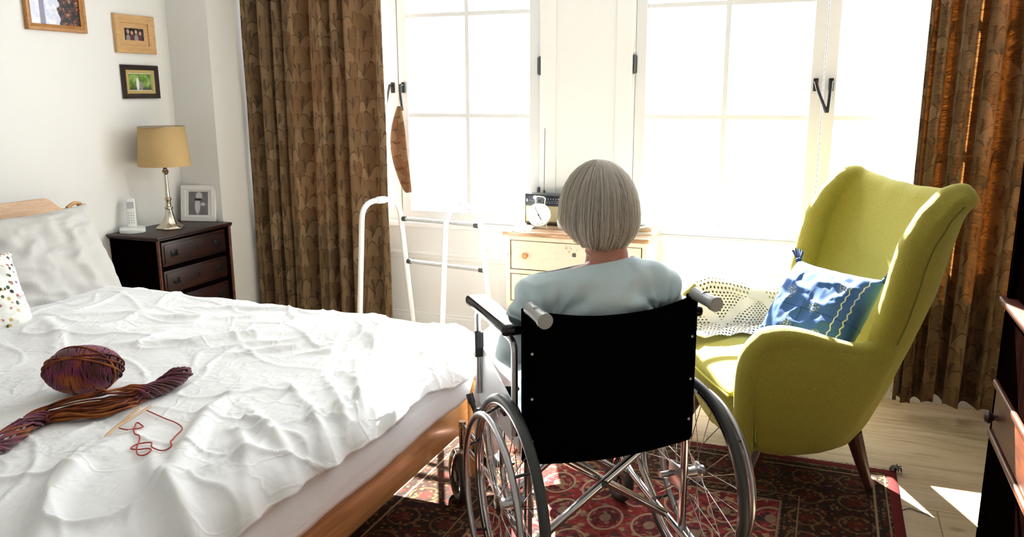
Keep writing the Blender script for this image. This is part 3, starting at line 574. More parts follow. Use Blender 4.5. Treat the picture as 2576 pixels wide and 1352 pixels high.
# duvet
def ridged(x, y, s): return 1-abs(N3(x, y, s))*2
def fx_(d): return ss(0, .12, d)
FOLDS = [[[[-1.02, 1.1], [-1.22, 1.22], [-1.38, 1.44], [-1.52, 1.66], [-1.58, 1.85]], 0.03, 0.038], [[[-1.3, 0.95], [-1.42, 1.08], [-1.52, 1.25], [-1.55, 1.45]], 0.032, 0.032], [[[-1.13, 1.72], [-1.24, 1.86], [-1.38, 2.0]], 0.016, 0.03], [[[-1.12, 1.6], [-1.27, 1.76], [-1.46, 1.9]], 0.018, 0.028], [[[-1.11, 1.48], [-1.28, 1.58], [-1.46, 1.72]], 0.02, 0.028], [[[-1.14, 1.84], [-1.24, 1.98], [-1.36, 2.16]], 0.014, 0.026], [[[-1.13, 2.08], [-1.25, 2.2], [-1.45, 2.34]], 0.02, 0.022], [[[-1.1, 1.32], [-1.24, 1.46], [-1.34, 1.56]], 0.02, 0.026], [[[-1.5, 1.6], [-1.36, 1.62], [-1.22, 1.58]], 0.01, 0.012], [[[-2.5, 2.3], [-2.15, 2.28], [-1.9, 2.45]], 0.03, 0.016], [[[-1.13, 1.18], [-1.3, 1.26], [-1.44, 1.38]], 0.022, 0.024], [[[-1.6, 2.05], [-1.45, 2.2], [-1.38, 2.42]], 0.022, 0.018], [[[-2.2, 1.95], [-1.95, 2.05], [-1.7, 2.25]], 0.028, 0.016], [[[-2.75, 2.1], [-2.5, 2.0], [-2.3, 1.8]], 0.03, 0.016], [[[-1.75, 2.0], [-1.6, 2.15], [-1.55, 2.35]], 0.018, 0.016], [[[-2.3, 2.45], [-2.0, 2.5], [-1.75, 2.55]], 0.03, 0.018], [[[-1.22, 2.25], [-1.26, 2.4], [-1.22, 2.52]], 0.02, -0.014], [[[-1.7, 1.0], [-1.75, 1.12], [-1.9, 1.2]], 0.03, 0.02]]
def duvet(u, v):
    y = .80+(2.80-.80)*v; la = u*(1.92+.05*ss(2.2, 2.5, y)+.02*N3(y*4.5, 9.1)+.012*N3(y*12, 2.2)); X = -3.0+la
    hemn = .035*N3(y*4.5, 9.1)+.02*N3(y*13, 2.2)
    EX, EZ = -1.248, .585
    # fold over the foot
    if X > EX:
        s_ = (X-EX); r = .13; arc = r*PI/2*.8
        if s_ < arc: t = s_/r; xx, dz = EX+r*math.sin(t), r*(1-math.cos(t))
        else: t = .8*PI/2; xx, dz = EX+r*math.sin(t)+(s_-arc)*math.cos(t), r*(1-math.cos(t))+(s_-arc)*math.sin(t)
        dz *= 1
    else: xx, dz = X, 0
    EY = 2.56; yy, dz2 = y, 0
    if y > EY:
        s_ = y-EY; r = .12; t = min(s_/r, 1.35); yy = EY+r*math.sin(t)+max(0, s_-r*1.35)*math.cos(1.35); dz2 = r*(1-math.cos(t))+max(0, s_-r*1.35)*math.sin(1.35)
    if y < .92: dz2 = (.92-y)*.8
    z = EZ-math.sqrt(dz*dz+dz2*dz2)
    hump = .030*N3(X*1.3+3, y*1.3, 1)+.022*ss(1.2, 2.5, y)*ss(-1.3, -1.9, X)+.03*math.exp(-((X+1.45)**2+(y-2.38)**2)/.03)
    z += hump*(1-min(1, dz*6))
    wx = X+.05*N3(X*2, y*2, 7); wy = y+.05*N3(X*2, y*2, 17); w_ = 0
    for (pl_, wd, ht) in FOLDS:
        best = 9; bt = 0; n_ = len(pl_)-1
        for k in range(n_):
            ax, ay = pl_[k]; bx, by = pl_[k+1]; dx, dy_ = bx-ax, by-ay; L2 = dx*dx+dy_*dy_; t = max(0, min(1, ((wx-ax)*dx+(wy-ay)*dy_)/L2)); d_ = (wx-ax-dx*t)**2+(wy-ay-dy_*t)**2
            if d_ < best: best = d_; bt = (k+t)/n_
        if best < (wd*3.2)**2: w_ += .8*ht*math.exp(-best/(wd*wd))*math.sin(PI*(.12+.80*bt))
    cr = max(0, ridged(wx*1.6+wy*2.0, wy*1.4-wx*4.2, 12))**10*.010+max(0, ridged(wx*3.3+5, wy*5.0+wx*2, 21))**12*.007
    ft = ss(-2.1, -1.3, X); w_ += cr*(.8+.5*ft)+.010*N3(wx*3.2, wy*3.2, 4)+.004*N3(wx*9, wy*9, 5)
    pl2_ = y*17+4.5*N3(y*2.0, X*.6, 33); pleat = abs(math.sin(pl2_))**2.2*(1-.5*abs(N3(y*1.7, 3, 3)))
    vert = (.015*pleat-.005)*ss(-1.42, -1.13, X)*ss(2.35, 1.9, y)
    p = Vector((xx+(w_*.5+vert*1.1)*fx_(dz), yy+w_*.5*fx_(dz2), z+w_*(1-.75*max(fx_(dz), fx_(dz2)))+vert*.6))
    if X < EX+.02 and dz2 == 0 and p.z < .592: p.z = .592-.35*(.592-p.z)
    return p
bm = B(); grid(bm, 330, 300, duvet); dv = finish('duvet', bm, [M['duvet'], M['duvet_under'], M['duvet']], None, 179)
m_ = solid(dv, .022, -1); m_.material_offset = 1; m_.material_offset_rim = 2; apply_mods(dv)
ups = sum(p.normal.z for p in list(dv.data.polygons)[:2000])
tag(dv, 'crumpled white duvet with faint grey print spread over the bed', 'duvet')
dg = bpy.context.evaluated_depsgraph_get(); dvt = BVHTree.FromPolygons([v.co for v in dv.data.vertices], [p.vertices[:] for p in dv.data.polygons])
def on_duvet(x, y, h=0):
    hit = dvt.ray_cast(Vector((x, y, 2)), Vector((0, 0, -1)))[0]; return (hit.z if hit else .6)+h
# pillows
def pillow(name, w, h, t, mat, M4, seed, wr=.012, tassels=None, nu=60, nv=50):
    def side(sg):
        def f(u, v):
            a, b = u*2-1, v*2-1; pin = 1-.07*(1-abs(a)**3)*abs(b)**4 ; pin2 = 1-.06*(1-abs(b)**3)*abs(a)**4
            e_ = max(0, (1-abs(a)**3.2))**.55*max(0, (1-abs(b)**3.2))**.55
            wrk = wr*(ridged(a*2.2+seed, b*3.1, seed)**3-.3)*e_+wr*.6*N3(a*6, b*3, seed+4)*e_
            edge = wr*.5*N3(a*5, b*5, seed+9)
            return M4 @ Vector((a*w/2*pin2, sg*(t/2*e_+wrk)+edge, b*h/2*pin))
        return f
    bm = B()
    for sg in (1, -1): grid(bm, nu, nv, side(sg), uv=lambda a, b: (a, b))
    bmesh.ops.remove_doubles(bm, verts=bm.verts[:], dist=.0004); return finish(name, bm, mat, None, 179)
Mp = Matrix.Translation((-3.085, 2.44, .745)) @ Matrix.Rotation(-PI/2+.02, 4, 'Z') @ Matrix.Rotation(math.radians(27), 4, 'X')
# local x runs along -Y..; lean the top back against the headboard
def place(c, xdir, up):
    xdir = Vector(xdir).normalized(); up = Vector(up); up = (up-xdir*up.dot(xdir)).normalized(); yd = up.cross(xdir); m3 = Matrix((xdir, yd, up)).transposed(); return Matrix.Translation(c) @ m3.to_4x4()
pl1 = pillow('pillow', .74, .46, .19, M['linen'], place((-3.03, 2.35, .728), (0.03, 1, .01), (-.42, 0.02, .9)), 3, .022); tag(pl1, 'pale grey linen pillow leaning on the headboard of the bed', 'pillow')
pl2 = pillow('pillow', .50, .36, .15, M['floral'], place((-2.84, 1.885, .695), (.2, 1, -.05), (-.5, .1, .85)), 8, .014); tag(pl2, 'white pillow printed with small flowers and leaves, at the left picture edge', 'pillow')

# ------------------------------------------------------------------ yarn, knitting, needles on the duvet
bc = Vector((-1.925, 1.61, 0)); bc.z = on_duvet(bc.x, bc.y)+.068
ball = empty('yarn_ball', 'large wound ball of purple, red and rust yarn on the duvet', 'ball of yarn', bc)
bm = B(); rnd = random.Random(4)
Q = Matrix.Rotation(math.radians(38), 4, 'Z')
sphere(bm, (0, 0, 0), .068, 32, 20, (1.42, 1.12, .92), Q); finish('core', bm, M['yarn'], ball, 179)
bm = B()
for k in range(64):                                        # strands wound round the long axis, slightly askew
    th = rnd.uniform(-.35, .35); off = -1+2*(k+.5)/64; ax = Matrix.Rotation(th*.6, 3, 'Z') @ Matrix.Rotation(rnd.uniform(-.25, .25), 3, 'Y'); pts = []
    for i in range(36):
        a = 2*PI*i/36; rr = math.sqrt(max(0, 1-(off*.93)**2)); p = ax @ Vector((off*.93, rr*math.cos(a), rr*math.sin(a))); p.normalize(); p = Vector((p.x*1.45*.0695, p.y*1.15*.0695, p.z*.94*.0695)); pts.append(Q.to_3x3() @ p)
    tube(bm, pts, .0031, 5, closed=True)
finish('wound_strands', bm, M['yarn'], ball, 179)
bm = B()
for k in range(4):
    ax = Matrix.Rotation(rnd.uniform(0, 3), 3, 'X') @ Matrix.Rotation(1.0+.25*k, 3, 'Z'); pts = []
    for i in range(36):
        a = 2*PI*i/36; p = ax @ Vector((0, math.cos(a), math.sin(a))); p = Vector((p.x*1.50*.07, p.y*1.2*.07, p.z*.99*.07)); pts.append(Q.to_3x3() @ p)
    tube(bm, pts, .0028, 5, closed=True)
finish('loose_strand', bm, M['yarn_rust'], ball, 179)
# the skein: a loose hank in two parts, dark twisted ends
path = [(-1.735, 1.13), (-1.762, 1.215), (-1.812, 1.315), (-1.842, 1.395), (-1.800, 1.452), (-1.735, 1.50), (-1.732, 1.56), (-1.722, 1.62), (-1.712, 1.68), (-1.716, 1.74), (-1.742, 1.79)]
sp = smooth_path([(a, b, 0) for a, b in path], 12)
hank = empty('yarn_hank', 'long loose hank of rust, red and plum yarn lying across the duvet beside the ball', 'hank of yarn', (path[4][0], path[4][1], on_duvet(*path[4])))
hl = Vector(hank.location)
def strand(bm, a, b, ph, rad, tw, lift, wob, seg=5, r=.0026):
    pts = []; n_ = len(sp)
    for i in range(int(a*n_), int(b*n_)):
        t = i/(n_-1); p = sp[i]; q = sp[min(i+1, n_-1)]-sp[max(i-1, 0)]; q.normalize(); nn = Vector((-q.y, q.x, 0)); R0 = rad(t); an = ph+tw*t
        o = nn*(math.cos(an)*R0*1.25+wob*N3(t*9, ph*3, 2))+Vector((0, 0, 1))*(lift(t)+abs(math.sin(an))*0+math.sin(an)*R0*.7+R0*.72+.004*N3(t*12, ph*2, 5)); pp = p+o; pp.z += on_duvet(p.x, p.y); pts.append(pp-hl)
    if len(pts) > 2: tube(bm, pts, r, seg)
rad = lambda t: .022+.026*math.exp(-((t-.5)/.15)**2)
bm = B()
for k in range(44): strand(bm, .28, .70, k*2.39, lambda t, k=k: rad(t)*(.35+.65*((k*7) % 10)/10), 2+1.5*math.sin(k), lambda t: .002, .020)
finish('loose_loops', bm, M['yarn_rust'], hank, 179)
bm = B()
for k in range(18): strand(bm, 0, .34, k*2.39, lambda t, k=k: .026*(.45+.55*((k*7) % 10)/10), 22, lambda t: .002, .004)
for k in range(22): strand(bm, .62, 1.0, k*2.39, lambda t, k=k: (.030 if t < .94 else .022)*(.45+.55*((k*7) % 10)/10), 26, lambda t: .004+.012*ss(.8, 1, t), .003, r=.0034)
finish('twisted_ends', bm, M['yarn'], hank, 179)
# needles
nd_ = empty('knitting_needles', 'pair of thin bamboo knitting needles lying by the yarn hank', 'knitting needles', (-1.61, 1.44, on_duvet(-1.61, 1.44)))
for (a, b) in (((-1.578, 1.352), (-1.650, 1.535)), ((-1.600, 1.398), (-1.628, 1.55))):
    za, zb = on_duvet(*a, .010), on_duvet(*b, .022); bm = B(); A = Vector((*a, za))-nd_.location; Bb = Vector((*b, zb))-nd_.location
    tube(bm, [A, A.lerp(Bb, .08), A.lerp(Bb, .12), Bb], [.0006, .003, .0034, .0034], 8); finish('needle', bm, M['bamboo'], nd_)
bm = B(); tp_ = [(-1.621, 1.438), (-1.564, 1.433), (-1.564, 1.46), (-1.609, 1.484), (-1.585, 1.452), (-1.537, 1.405), (-1.515, 1.40), (-1.478, 1.354), (-1.445, 1.325), (-1.415, 1.322), (-1.424, 1.345), (-1.45, 1.352), (-1.487, 1.345), (-1.492, 1.375), (-1.467, 1.387), (-1.440, 1.362), (-1.412, 1.356), (-1.400, 1.38), (-1.427, 1.409), (-1.45, 1.45), (-1.462, 1.481), (-1.482, 1.502), (-1.517, 1.518), (-1.56, 1.53), (-1.601, 1.543), (-1.66, 1.56)]
tube(bm, [Vector((p.x, p.y, on_duvet(p.x, p.y, .005))) for p in smooth_path([(a, b, 0) for a, b in tp_], 6)], .0017, 6); tag(finish('yarn_tail', bm, M['yarn_red'], None, 179), 'thin red yarn tail curling in loops on the duvet beside the needles', 'loose yarn')

# ------------------------------------------------------------------ pictures on the left wall (local x along +Y of the room, local y up)
def picture(label, y0, y1, z0, z1, fw, fm, inner, ph, mount=0, slip=0):
    t = empty('picture_frame', label, 'picture', (XL, (y0+y1)/2, (z0+z1)/2)); w, h = (y1-y0)/2, (z1-z0)/2
    bm = B()                                              # mitred moulding: four prisms
    for (ax, bx, ay, by) in ((-w, w, h-fw, h), (-w, w, -h, -h+fw)):
        q = [bm.verts.new((.002, s_*(w), ay if ay > 0 else by)) for s_ in (0,)] if False else None
    def ringv(off, x): return [bm.verts.new((x, sx*(w-off), sz*(h-off))) for sx, sz in ((-1, -1), (1, -1), (1, 1), (-1, 1))]
    prof = [(0, .001), (0, .018), (.003, .022), (fw*.5, .021), (fw*.8, .015), (fw, .013), (fw, .001)]
    rings = [ringv(o_, x_) for o_, x_ in prof]
    for A, Bq in zip(rings, rings[1:]+rings[:1]):
        for k in range(4): bm.faces.new((A[k], A[(k+1) % 4], Bq[(k+1) % 4], Bq[k]))
    finish('frame_moulding', bm, fm, t, 20)
    if slip:
        w2, h2 = w-fw, h-fw; bm = B()
        for (a, b, c_, d) in ((-w2, w2, h2-slip, h2), (-w2, w2, -h2, -h2+slip), (-w2, -w2+slip, -h2+slip, h2-slip), (w2-slip, w2, -h2+slip, h2-slip)): box(bm, .006, .013, a, b, c_, d, .001)
        finish('gilt_slip', bm, M['gilt'], t, 20); fw = fw+slip
    bm = B(); box(bm, .003, .006, -w+fw-.002, w-fw+.002, -h+fw-.002, h-fw+.002); finish('mount', bm, inner, t, 0)
    p_w, p_h = w-fw-mount, h-fw-mount*.9
    bm = B(); vs = [bm.verts.new(c_) for c_ in ((-p_w, -p_h, 0), (p_w, -p_h, 0), (p_w, p_h, 0), (-p_w, p_h, 0))]; bm.faces.new(vs); o = finish('photograph', bm, ph, t, 0, (.0075, 0, 0)); o.rotation_euler = (PI/2, 0, PI/2)
    return t
picture('largest framed photo, thin oak frame, flowers by a window, cut by the top edge', 2.82, 3.150, 1.715, 2.16, .030, M['orange_oak'], M['mount'], M['ph_flowers'], 0)
picture('pale pine frame with a wide border around a small dark photo of people', 3.322, 3.590, 1.633, 1.828, .040, M['pine'], M['pine'], M['ph_group'], .030)
picture('small black and gilt frame with a green photo of a bride, lowest on the wall', 3.342, 3.588, 1.398, 1.573, .026, M['black_frame'], M['mount'], M['ph_bride'], .004, .016)

# ------------------------------------------------------------------ nightstand and what stands on it
NX0, NX1, NY0, NY1, NZ = -3.478, -3.145, 3.145, 3.698, .71
ns = empty('nightstand', 'dark mahogany chest of drawers serving as nightstand in the corner', 'nightstand', ((NX0+NX1)/2, (NY0+NY1)/2, 0)); nl = -Vector(ns.location)
bm = B(); box(bm, NX0, NX1-.02, NY0+.012, NY1, .09, NZ-.022, .003)
for (yy) in (NY0+.012, NY1-.032): box(bm, NX1-.024, NX1-.010, yy, yy+.02, .09, NZ-.022, .002)
zs = [.10, .245, .39, .535, .686]
for z_ in zs: box(bm, NX1-.024, NX1-.011, NY0+.03, NY1-.03, z_-.008, z_+.008, .002)
finish('carcass', bm, M['mahogany_shaded'], ns, 30, nl)
bm = B(); box(bm, NX0-.002, NX1+.004, NY0, NY1+.003, NZ-.022, NZ-.014, .003); box(bm, NX0-.002, NX1+.012, NY0-.01, NY1+.0, NZ-.014, NZ, .006, 3); finish('top', bm, M['mahogany'], ns, 30, nl)
bm = B()
bm.free()
for yy in (NY0+.03, NY1-.03): bm = B(); cyl(bm, (NX1-.008, yy-.02 if yy < 3.4 else yy+.02, .09), (NX1-.008, yy-.02 if yy < 3.4 else yy+.02, .69), .009, 12); finish('corner_column', bm, M['red_wood'], ns, 35, nl)
for a, b in zip(zs, zs[1:]):
    bm = B(); box(bm, NX1-.022, NX1-.014, NY0+.038, NY1-.038, a+.012, b-.012, .003); box(bm, NX1-.015, NX1-.009, NY0+.052, NY1-.052, a+.026, b-.026, .002); d = finish('drawer', bm, M['mahogany'], ns, 30, nl)
    for yy in (NY0+.115, NY1-.115):
        bm = B(); box(bm, NX1-.010, NX1-.007, yy-.022, yy+.022, (a+b)/2-.016, (a+b)/2+.016, .004); tube(bm, smooth_path([(NX1-.007, yy-.017, (a+b)/2+.003), (NX1+.006, yy-.014, (a+b)/2-.010), (NX1+.008, yy, (a+b)/2-.014), (NX1+.006, yy+.014, (a+b)/2-.010), (NX1-.007, yy+.017, (a+b)/2+.003)], 4), .002, 6); finish('drawer_pull', bm, M['black_metal'], d)
    bm = B(); box(bm, NX1-.010, NX1-.0075, (NY0+NY1)/2-.010, (NY0+NY1)/2+.010, (a+b)/2-.014, (a+b)/2+.014, .003); finish('keyhole_plate', bm, M['black_metal'], d)
bm = B()
for (xx, yy) in ((NX0+.02, NY0+.03), (NX1-.03, NY0+.03), (NX0+.02, NY1-.03), (NX1-.03, NY1-.03)): bm = B(); box(bm, xx-.018, xx+.018, yy-.018, yy+.018, 0, .09, .004); finish('bracket_foot', bm, M['mahogany_shaded'], ns, 30, nl)
# lamp
lp = empty('table_lamp', 'table lamp with tan drum shade and silver candlestick base', 'lamp', (-3.300, 3.402, NZ))
bm = B(); lathe(bm, [(.068, 0), (.070, .006), (.064, .014), (.050, .024), (.036, .040), (.026, .060), (.020, .085), (.017, .105), (.022, .110), (.022, .116), (.015, .122), (.014, .150), (.019, .158), (.019, .164), (.012, .170), (.0095, .25), (.0085, .29), (.014, .298), (.018, .306), (.014, .316), (.010, .32)], 28)
for v in bm.verts:                                         # fluted foot
    if v.co.z < .06: a = math.atan2(v.co.y, v.co.x); k = 1+.09*math.cos(a*6); v.co.x *= k; v.co.y *= k
finish('base', bm, M['plated'], lp)
bm = B(); cyl(bm, (0, 0, .32), (0, 0, .36), .010, 12); finish('bulb_holder', bm, M['black_plastic'], lp)
bm = B(); lathe(bm, [(.128, .338), (.125, .338), (.108, .545), (.111, .545), (.128, .338)], 48, cap=False)
for v in bm.verts: v.co.x *= 1.08
finish('lamp_shade', bm, M['shade'], lp, 179)
bm = B(); torus(bm, (0, 0, .545), .116, .0016, 'Z', 40, 6); cyl(bm, (-.118, 0, .545), (.118, 0, .545), .0012, 6); cyl(bm, (0, 0, .36), (0, 0, .545), .003, 8); finish('shade_carrier', bm, M['steel'], lp)
# cordless phone
pb = empty('cordless_phone', 'white cordless phone standing in its charging base on the nightstand', 'telephone', (-3.395, 3.235, NZ), math.radians(136))
bm = B()
prism(bm, [(.055*math.cos(a)*(1+.18*abs(math.sin(2*a))**2), .062*math.sin(a)*(1+.18*abs(math.sin(2*a))**2)) for a in [2*PI*k/32 for k in range(32)]], 'Z', 0, .022, .005)
for v in bm.verts: v.co.z += max(0, v.co.x)*.12*(1 if v.co.z > .01 else 0)
finish('charging_base', bm, M['phone'], pb)
bm = B(); prism(bm, [(.050*math.cos(a), .057*math.sin(a)) for a in [2*PI*k/28 for k in range(28)]], 'Z', -.0, .005); finish('base_foot', bm, M['dark_grey'], pb)
Mh = Matrix.Translation((.018, 0, .022)) @ Matrix.Rotation(math.radians(10), 4, 'Y')
bm = B(); box(bm, -.011, .011, -.0235, .0235, 0, .155, .010, 4); bmesh.ops.transform(bm, matrix=Mh, verts=bm.verts[:]); hs = finish('handset', bm, M['phone'], pb)
Mh = Mh @ Matrix.Rotation(0, 4, 'Z')
bm = B(); box(bm, -.0122, -.0108, -.017, .017, .100, .135, .001, mat=Mh); finish('display', bm, M['clock_marks'], hs, 0)
bm = B()
for i in range(5):
    for j in range(3): sphere(bm, Mh @ Vector((-.0112, -.012+.012*j, .025+.013*i)), .0038, 8, 6, (.5, 1, .8))
finish('keypad', bm, M['clock_marks'], hs)
# white photo frame leaning in the corner
pf = empty('photo_frame', 'white standing photo frame with a grey portrait, on the nightstand', 'photo frame', (-3.335, 3.655, NZ), math.radians(14))
Mf = Matrix.Translation((0, 0, 0)) @ Matrix.Rotation(math.radians(-9), 4, 'X'); w, h, fw = .104, .205, .026
bm = B()
for (a, b, c_, d) in ((-w, w, h-fw, h), (-w, w, 0, fw), (-w, -w+fw, fw, h-fw), (w-fw, w, fw, h-fw)): box(bm, a, b, -.008, .008, c_, d, .002, mat=Mf)
finish('frame_moulding', bm, M['mount'], pf, 20)
bm = B(); box(bm, -w+fw-.001, w-fw+.001, -.001, .003, fw-.001, h-fw+.001, mat=Mf); finish('mount', bm, M['paper'], pf, 0)
bm = B(); vs = [bm.verts.new(c_) for c_ in ((-.058, -.066, 0), (.058, -.066, 0), (.058, .066, 0), (-.058, .066, 0))]; bm.faces.new(vs); o = finish('photograph', bm, M['ph_grey'], pf, 0); o.matrix_local = Mf @ Matrix.Translation((0, -.0022, h/2)) @ Matrix.Rotation(PI/2, 4, 'X')
bm = B(); prism(bm, [(.0, .13), (.004, .13), (.062, .002), (.058, 0)], 'X', -.02, .02); bmesh.ops.transform(bm, matrix=Matrix.Translation((0, .01, 0)), verts=bm.verts[:]); finish('strut', bm, M['dark_grey'], pf, 0)

# ------------------------------------------------------------------ walking frame by the left window
wf = empty('walking_frame', 'white tubular walking frame standing before the left window', 'walking frame', (-1.83, 3.5, 0)); wl = -Vector(wf.location)
sides = (((-2.115, 3.33), (-2.10, 3.41), (-2.005, 3.60), (-1.99, 3.72)), ((-1.635, 3.27), (-1.625, 3.36), (-1.535, 3.52), (-1.505, 3.66)))
for k, (f0, f1, r1, r0) in enumerate(sides):
    f0, f1, r1, r0 = (Vector(p) for p in (f0, f1, r1, r0)); top = .905
    P_ = [(*f0, .03), (*f1, top), (*r1, top), (*r0, .03)]
    bm = B(); tube(bm, round_path(P_, .085, 8), .0135, 12); sf = finish('side_hoop', bm, M['walker_white'], wf, 60, wl)
    a = Vector((*f1, top)).lerp(Vector((*r1, top)), .40); b = Vector((*f1, top)).lerp(Vector((*r1, top)), .62)
    bm = B(); cyl(bm, a, b, .0175, 14); finish('hand_grip', bm, M['walker_grip'], sf)
    for p in (f0, r0):
        bm = B(); lathe(bm, [(.019, 0), (.020, .02), (.016, .05), (.0145, .06)], 14, (p.x, p.y, 0)); finish('rubber_foot', bm, M['grip'], sf)
    bm = B(); cyl(bm, Vector((*f0, .03)).lerp(Vector((*f1, top)), .20), Vector((*r0, .03)).lerp(Vector((*r1, top)), .22), .006, 8); finish('side_brace', bm, M['alu'], sf)
for zt in (.80, .575):
    t = (zt-.03)/(.905-.03); a = Vector((*sides[0][3], .03)).lerp(Vector((*sides[0][2], .905)), t); b = Vector((*sides[1][3], .03)).lerp(Vector((*sides[1][2], .905)), t)
    bm = B(); cyl(bm, a, b, .0105, 12); cr = finish('cross_bar', bm, M['alu'], wf, 35, wl); d = (b-a).normalized()
    for p, s_ in ((a, 1), (b, -1)):
        bm = B(); cyl(bm, p+d*s_*.012, p+d*s_*.034, .0135, 12); finish('end_collar', bm, M['hinge'], cr)
bm = B(); cyl(bm, (-1.52, 3.56, .68), (-1.50, 3.535, .68), .008, 10); finish('locking_button', bm, M['alu'], wf, 35, wl)

# ------------------------------------------------------------------ cream chest of drawers between the windows
DX0, DX1, DY0, DY1, DZ = -1.478, -.768, 3.73, 4.018, .75
dr = empty('chest_of_drawers', 'cream chest of drawers with chipped paint between the two windows', 'chest of drawers', ((DX0+DX1)/2, (DY0+DY1)/2, 0)); dl = -Vector(dr.location)
bm = B(); box(bm, DX0, DX0+.022, DY0, DY1, 0, DZ-.022, .002); box(bm, DX1-.022, DX1, DY0, DY1, 0, DZ-.022, .002); box(bm, DX0+.02, DX1-.02, DY1-.01, DY1, .06, DZ-.022)
dz = [.06, .225, .382, .545, .715]
for z_ in dz: box(bm, DX0+.02, DX1-.02, DY0, DY1-.01, z_-.010, z_+.010, .001)
finish('carcass', bm, M['cream'], dr, 20, dl)
bm = B(); box(bm, DX0-.012, DX1+.012, DY0-.020, DY1, DZ-.022, DZ, .004, 2); finish('top', bm, M['worn_top'], dr, 30, dl)
for a, b in zip(dz, dz[1:]):
    bm = B(); box(bm, DX0+.027, DX1-.027, DY0+.004, DY0+.020, a+.014, b-.014, .002); d = finish('drawer', bm, M['cream'], dr, 20, dl)
    for xx in (DX0+.105, DX1-.105):
        bm = B(); lathe(bm, [(.008, 0), (.007, .008), (.014, .014), (.016, .022), (.012, .028), (.004, .030)], 18, (xx, DY0+.004, (a+b)/2+.0), mat=Matrix.Rotation(PI/2, 4, 'X')); finish('knob', bm, M['knob'], d)
    bm = B(); xx = (DX0+DX1)/2; box(bm, xx-.009, xx+.009, DY0+.001, DY0+.004, (a+b)/2-.006+.014, (a+b)/2+.026, .002); box(bm, xx-.002, xx+.002, DY0, DY0+.002, (a+b)/2+.010, (a+b)/2+.022); finish('keyhole_plate', bm, M['plated'] if a < .5 else M['hinge'], d)
# radio
rd = empty('radio', 'old transistor radio with dark dial and cream front on the cream chest', 'radio', (-1.30, 3.975, DZ)); rw, rh = .158, .163
bm = B(); box(bm, -rw, rw, -.028, .035, .004, rh, .006, 3); finish('case', bm, M['radio_body'], rd, 40)
bm = B(); box(bm, -rw+.008, rw-.008, -.031, -.027, .018, .100, .002); finish('speaker_front', bm, M['radio_front'], rd, 20)
bm = B(); box(bm, -rw+.008, rw-.008, -.032, -.027, .106, .152, .001); dd = finish('dial', bm, M['dial'], rd, 20)
bm = B()
for i in range(14): box(bm, -.07+i*.0135, -.0655+i*.0135, -.0328, -.0318, .136, .1405)
for i in range(11): box(bm, -.05+i*.0135, -.0455+i*.0135, -.0328, -.0318, .116, .1195)
box(bm, -.15, .15, -.0326, -.0318, .127, .1276); box(bm, -.146, -.140, -.0328, -.0318, .120, .136); finish('dial_scale', bm, M['dial_marks'], dd, 0)
for xx in (-.135, .135):
    bm = B(); lathe(bm, [(.012, 0), (.012, .006), (.009, .009)], 16, (xx, -.031, .06), mat=Matrix.Rotation(PI/2, 4, 'X')); finish('tuning_knob', bm, M['alu'], rd)
bm = B(); tube(bm, round_path([(-rw-.001, 0, .10), (-rw-.02, 0, .14), (-rw-.026, 0, .02), (-rw-.001, 0, .025)], .02), .004, 8); finish('carry_strap', bm, M['paper'], rd)
bm = B(); box(bm, -rw, rw, -.005, .03, 0, .005); finish('foot', bm, M['black_plastic'], rd, 0)
bm = B(); cyl(bm, (-.068, .02, rh), (-.068, .02, rh+.012), .006, 10); cyl(bm, (-.068, .02, rh+.01), (-.066, .022, rh+.33), .0016, 8); finish('aerial', bm, M['hinge'], rd)
# alarm clock
def rotx(bm): bmesh.ops.transform(bm, matrix=Matrix.Rotation(PI/2, 4, 'X'), verts=bm.verts[:])
ac = empty('alarm_clock', 'round white alarm clock standing in front of the radio', 'clock', (-1.343, 3.855, DZ), math.radians(-4))
Mc = Matrix.Translation((0, 0, .067)) @ Matrix.Rotation(math.radians(-6), 4, 'X')
bm = B(); lathe(bm, [(.040, -.022), (.054, -.016), (.060, 0), (.061, .012), (.058, .018), (.055, .015), (.055, .012)], 40, mat=Mc @ Matrix.Rotation(PI/2, 4, 'X'), cap=True); finish('case', bm, M['phone'], ac)
bm = B(); lathe(bm, [(.0545, .012), (.0545, .0135)], 40, mat=Mc @ Matrix.Rotation(PI/2, 4, 'X')); fc_ = finish('face', bm, M['clock_face'], ac, 20)
bm = B()
for k in range(12):
    a = k*PI/6; c_ = Vector((math.sin(a)*.044, -.0142, math.cos(a)*.044)); box(bm, -.0018, .0018, -.0004, .0004, -.004, .004, mat=Mc @ Matrix.Translation(c_) @ Matrix.Rotation(a, 4, 'Y'))
finish('hour_marks', bm, M['clock_marks'], fc_, 0)
bm = B()
for a, l, w_ in ((-.52, .042, .0016), (2.55, .028, .003)): box(bm, -w_/2, w_/2, -.0006, .0006, -.008, l, mat=Mc @ Matrix.Translation((0, -.0155, 0)) @ Matrix.Rotation(a, 4, 'Y'))
sphere(bm, Mc @ Vector((0, -.0155, 0)), .004, 10, 8); finish('hands', bm, M['black_metal'], fc_)
bm = B(); lathe(bm, [(.018, .060), (.020, .064), (.016, .078), (.006, .083)], 20, mat=Mc, c=(.0, 0, 0)); finish('bell', bm, M['dark_grey'], ac)
bm = B(); tube(bm, round_path([Mc @ Vector(p) for p in ((-.026, 0, .054), (-.024, 0, .094), (.026, 0, .090), (.024, 0, .054))], .012), .003, 8); sphere(bm, Mc @ Vector((-.030, 0, .087)), .010, 12, 8); finish('carry_loop', bm, M['phone'], ac)
for s_ in (-1, 1):
    bm = B(); cyl(bm, (s_*.034, .0, .02), (s_*.043, -.006, .0), .0045, 10, .0035); finish('foot', bm, M['plated'], ac)
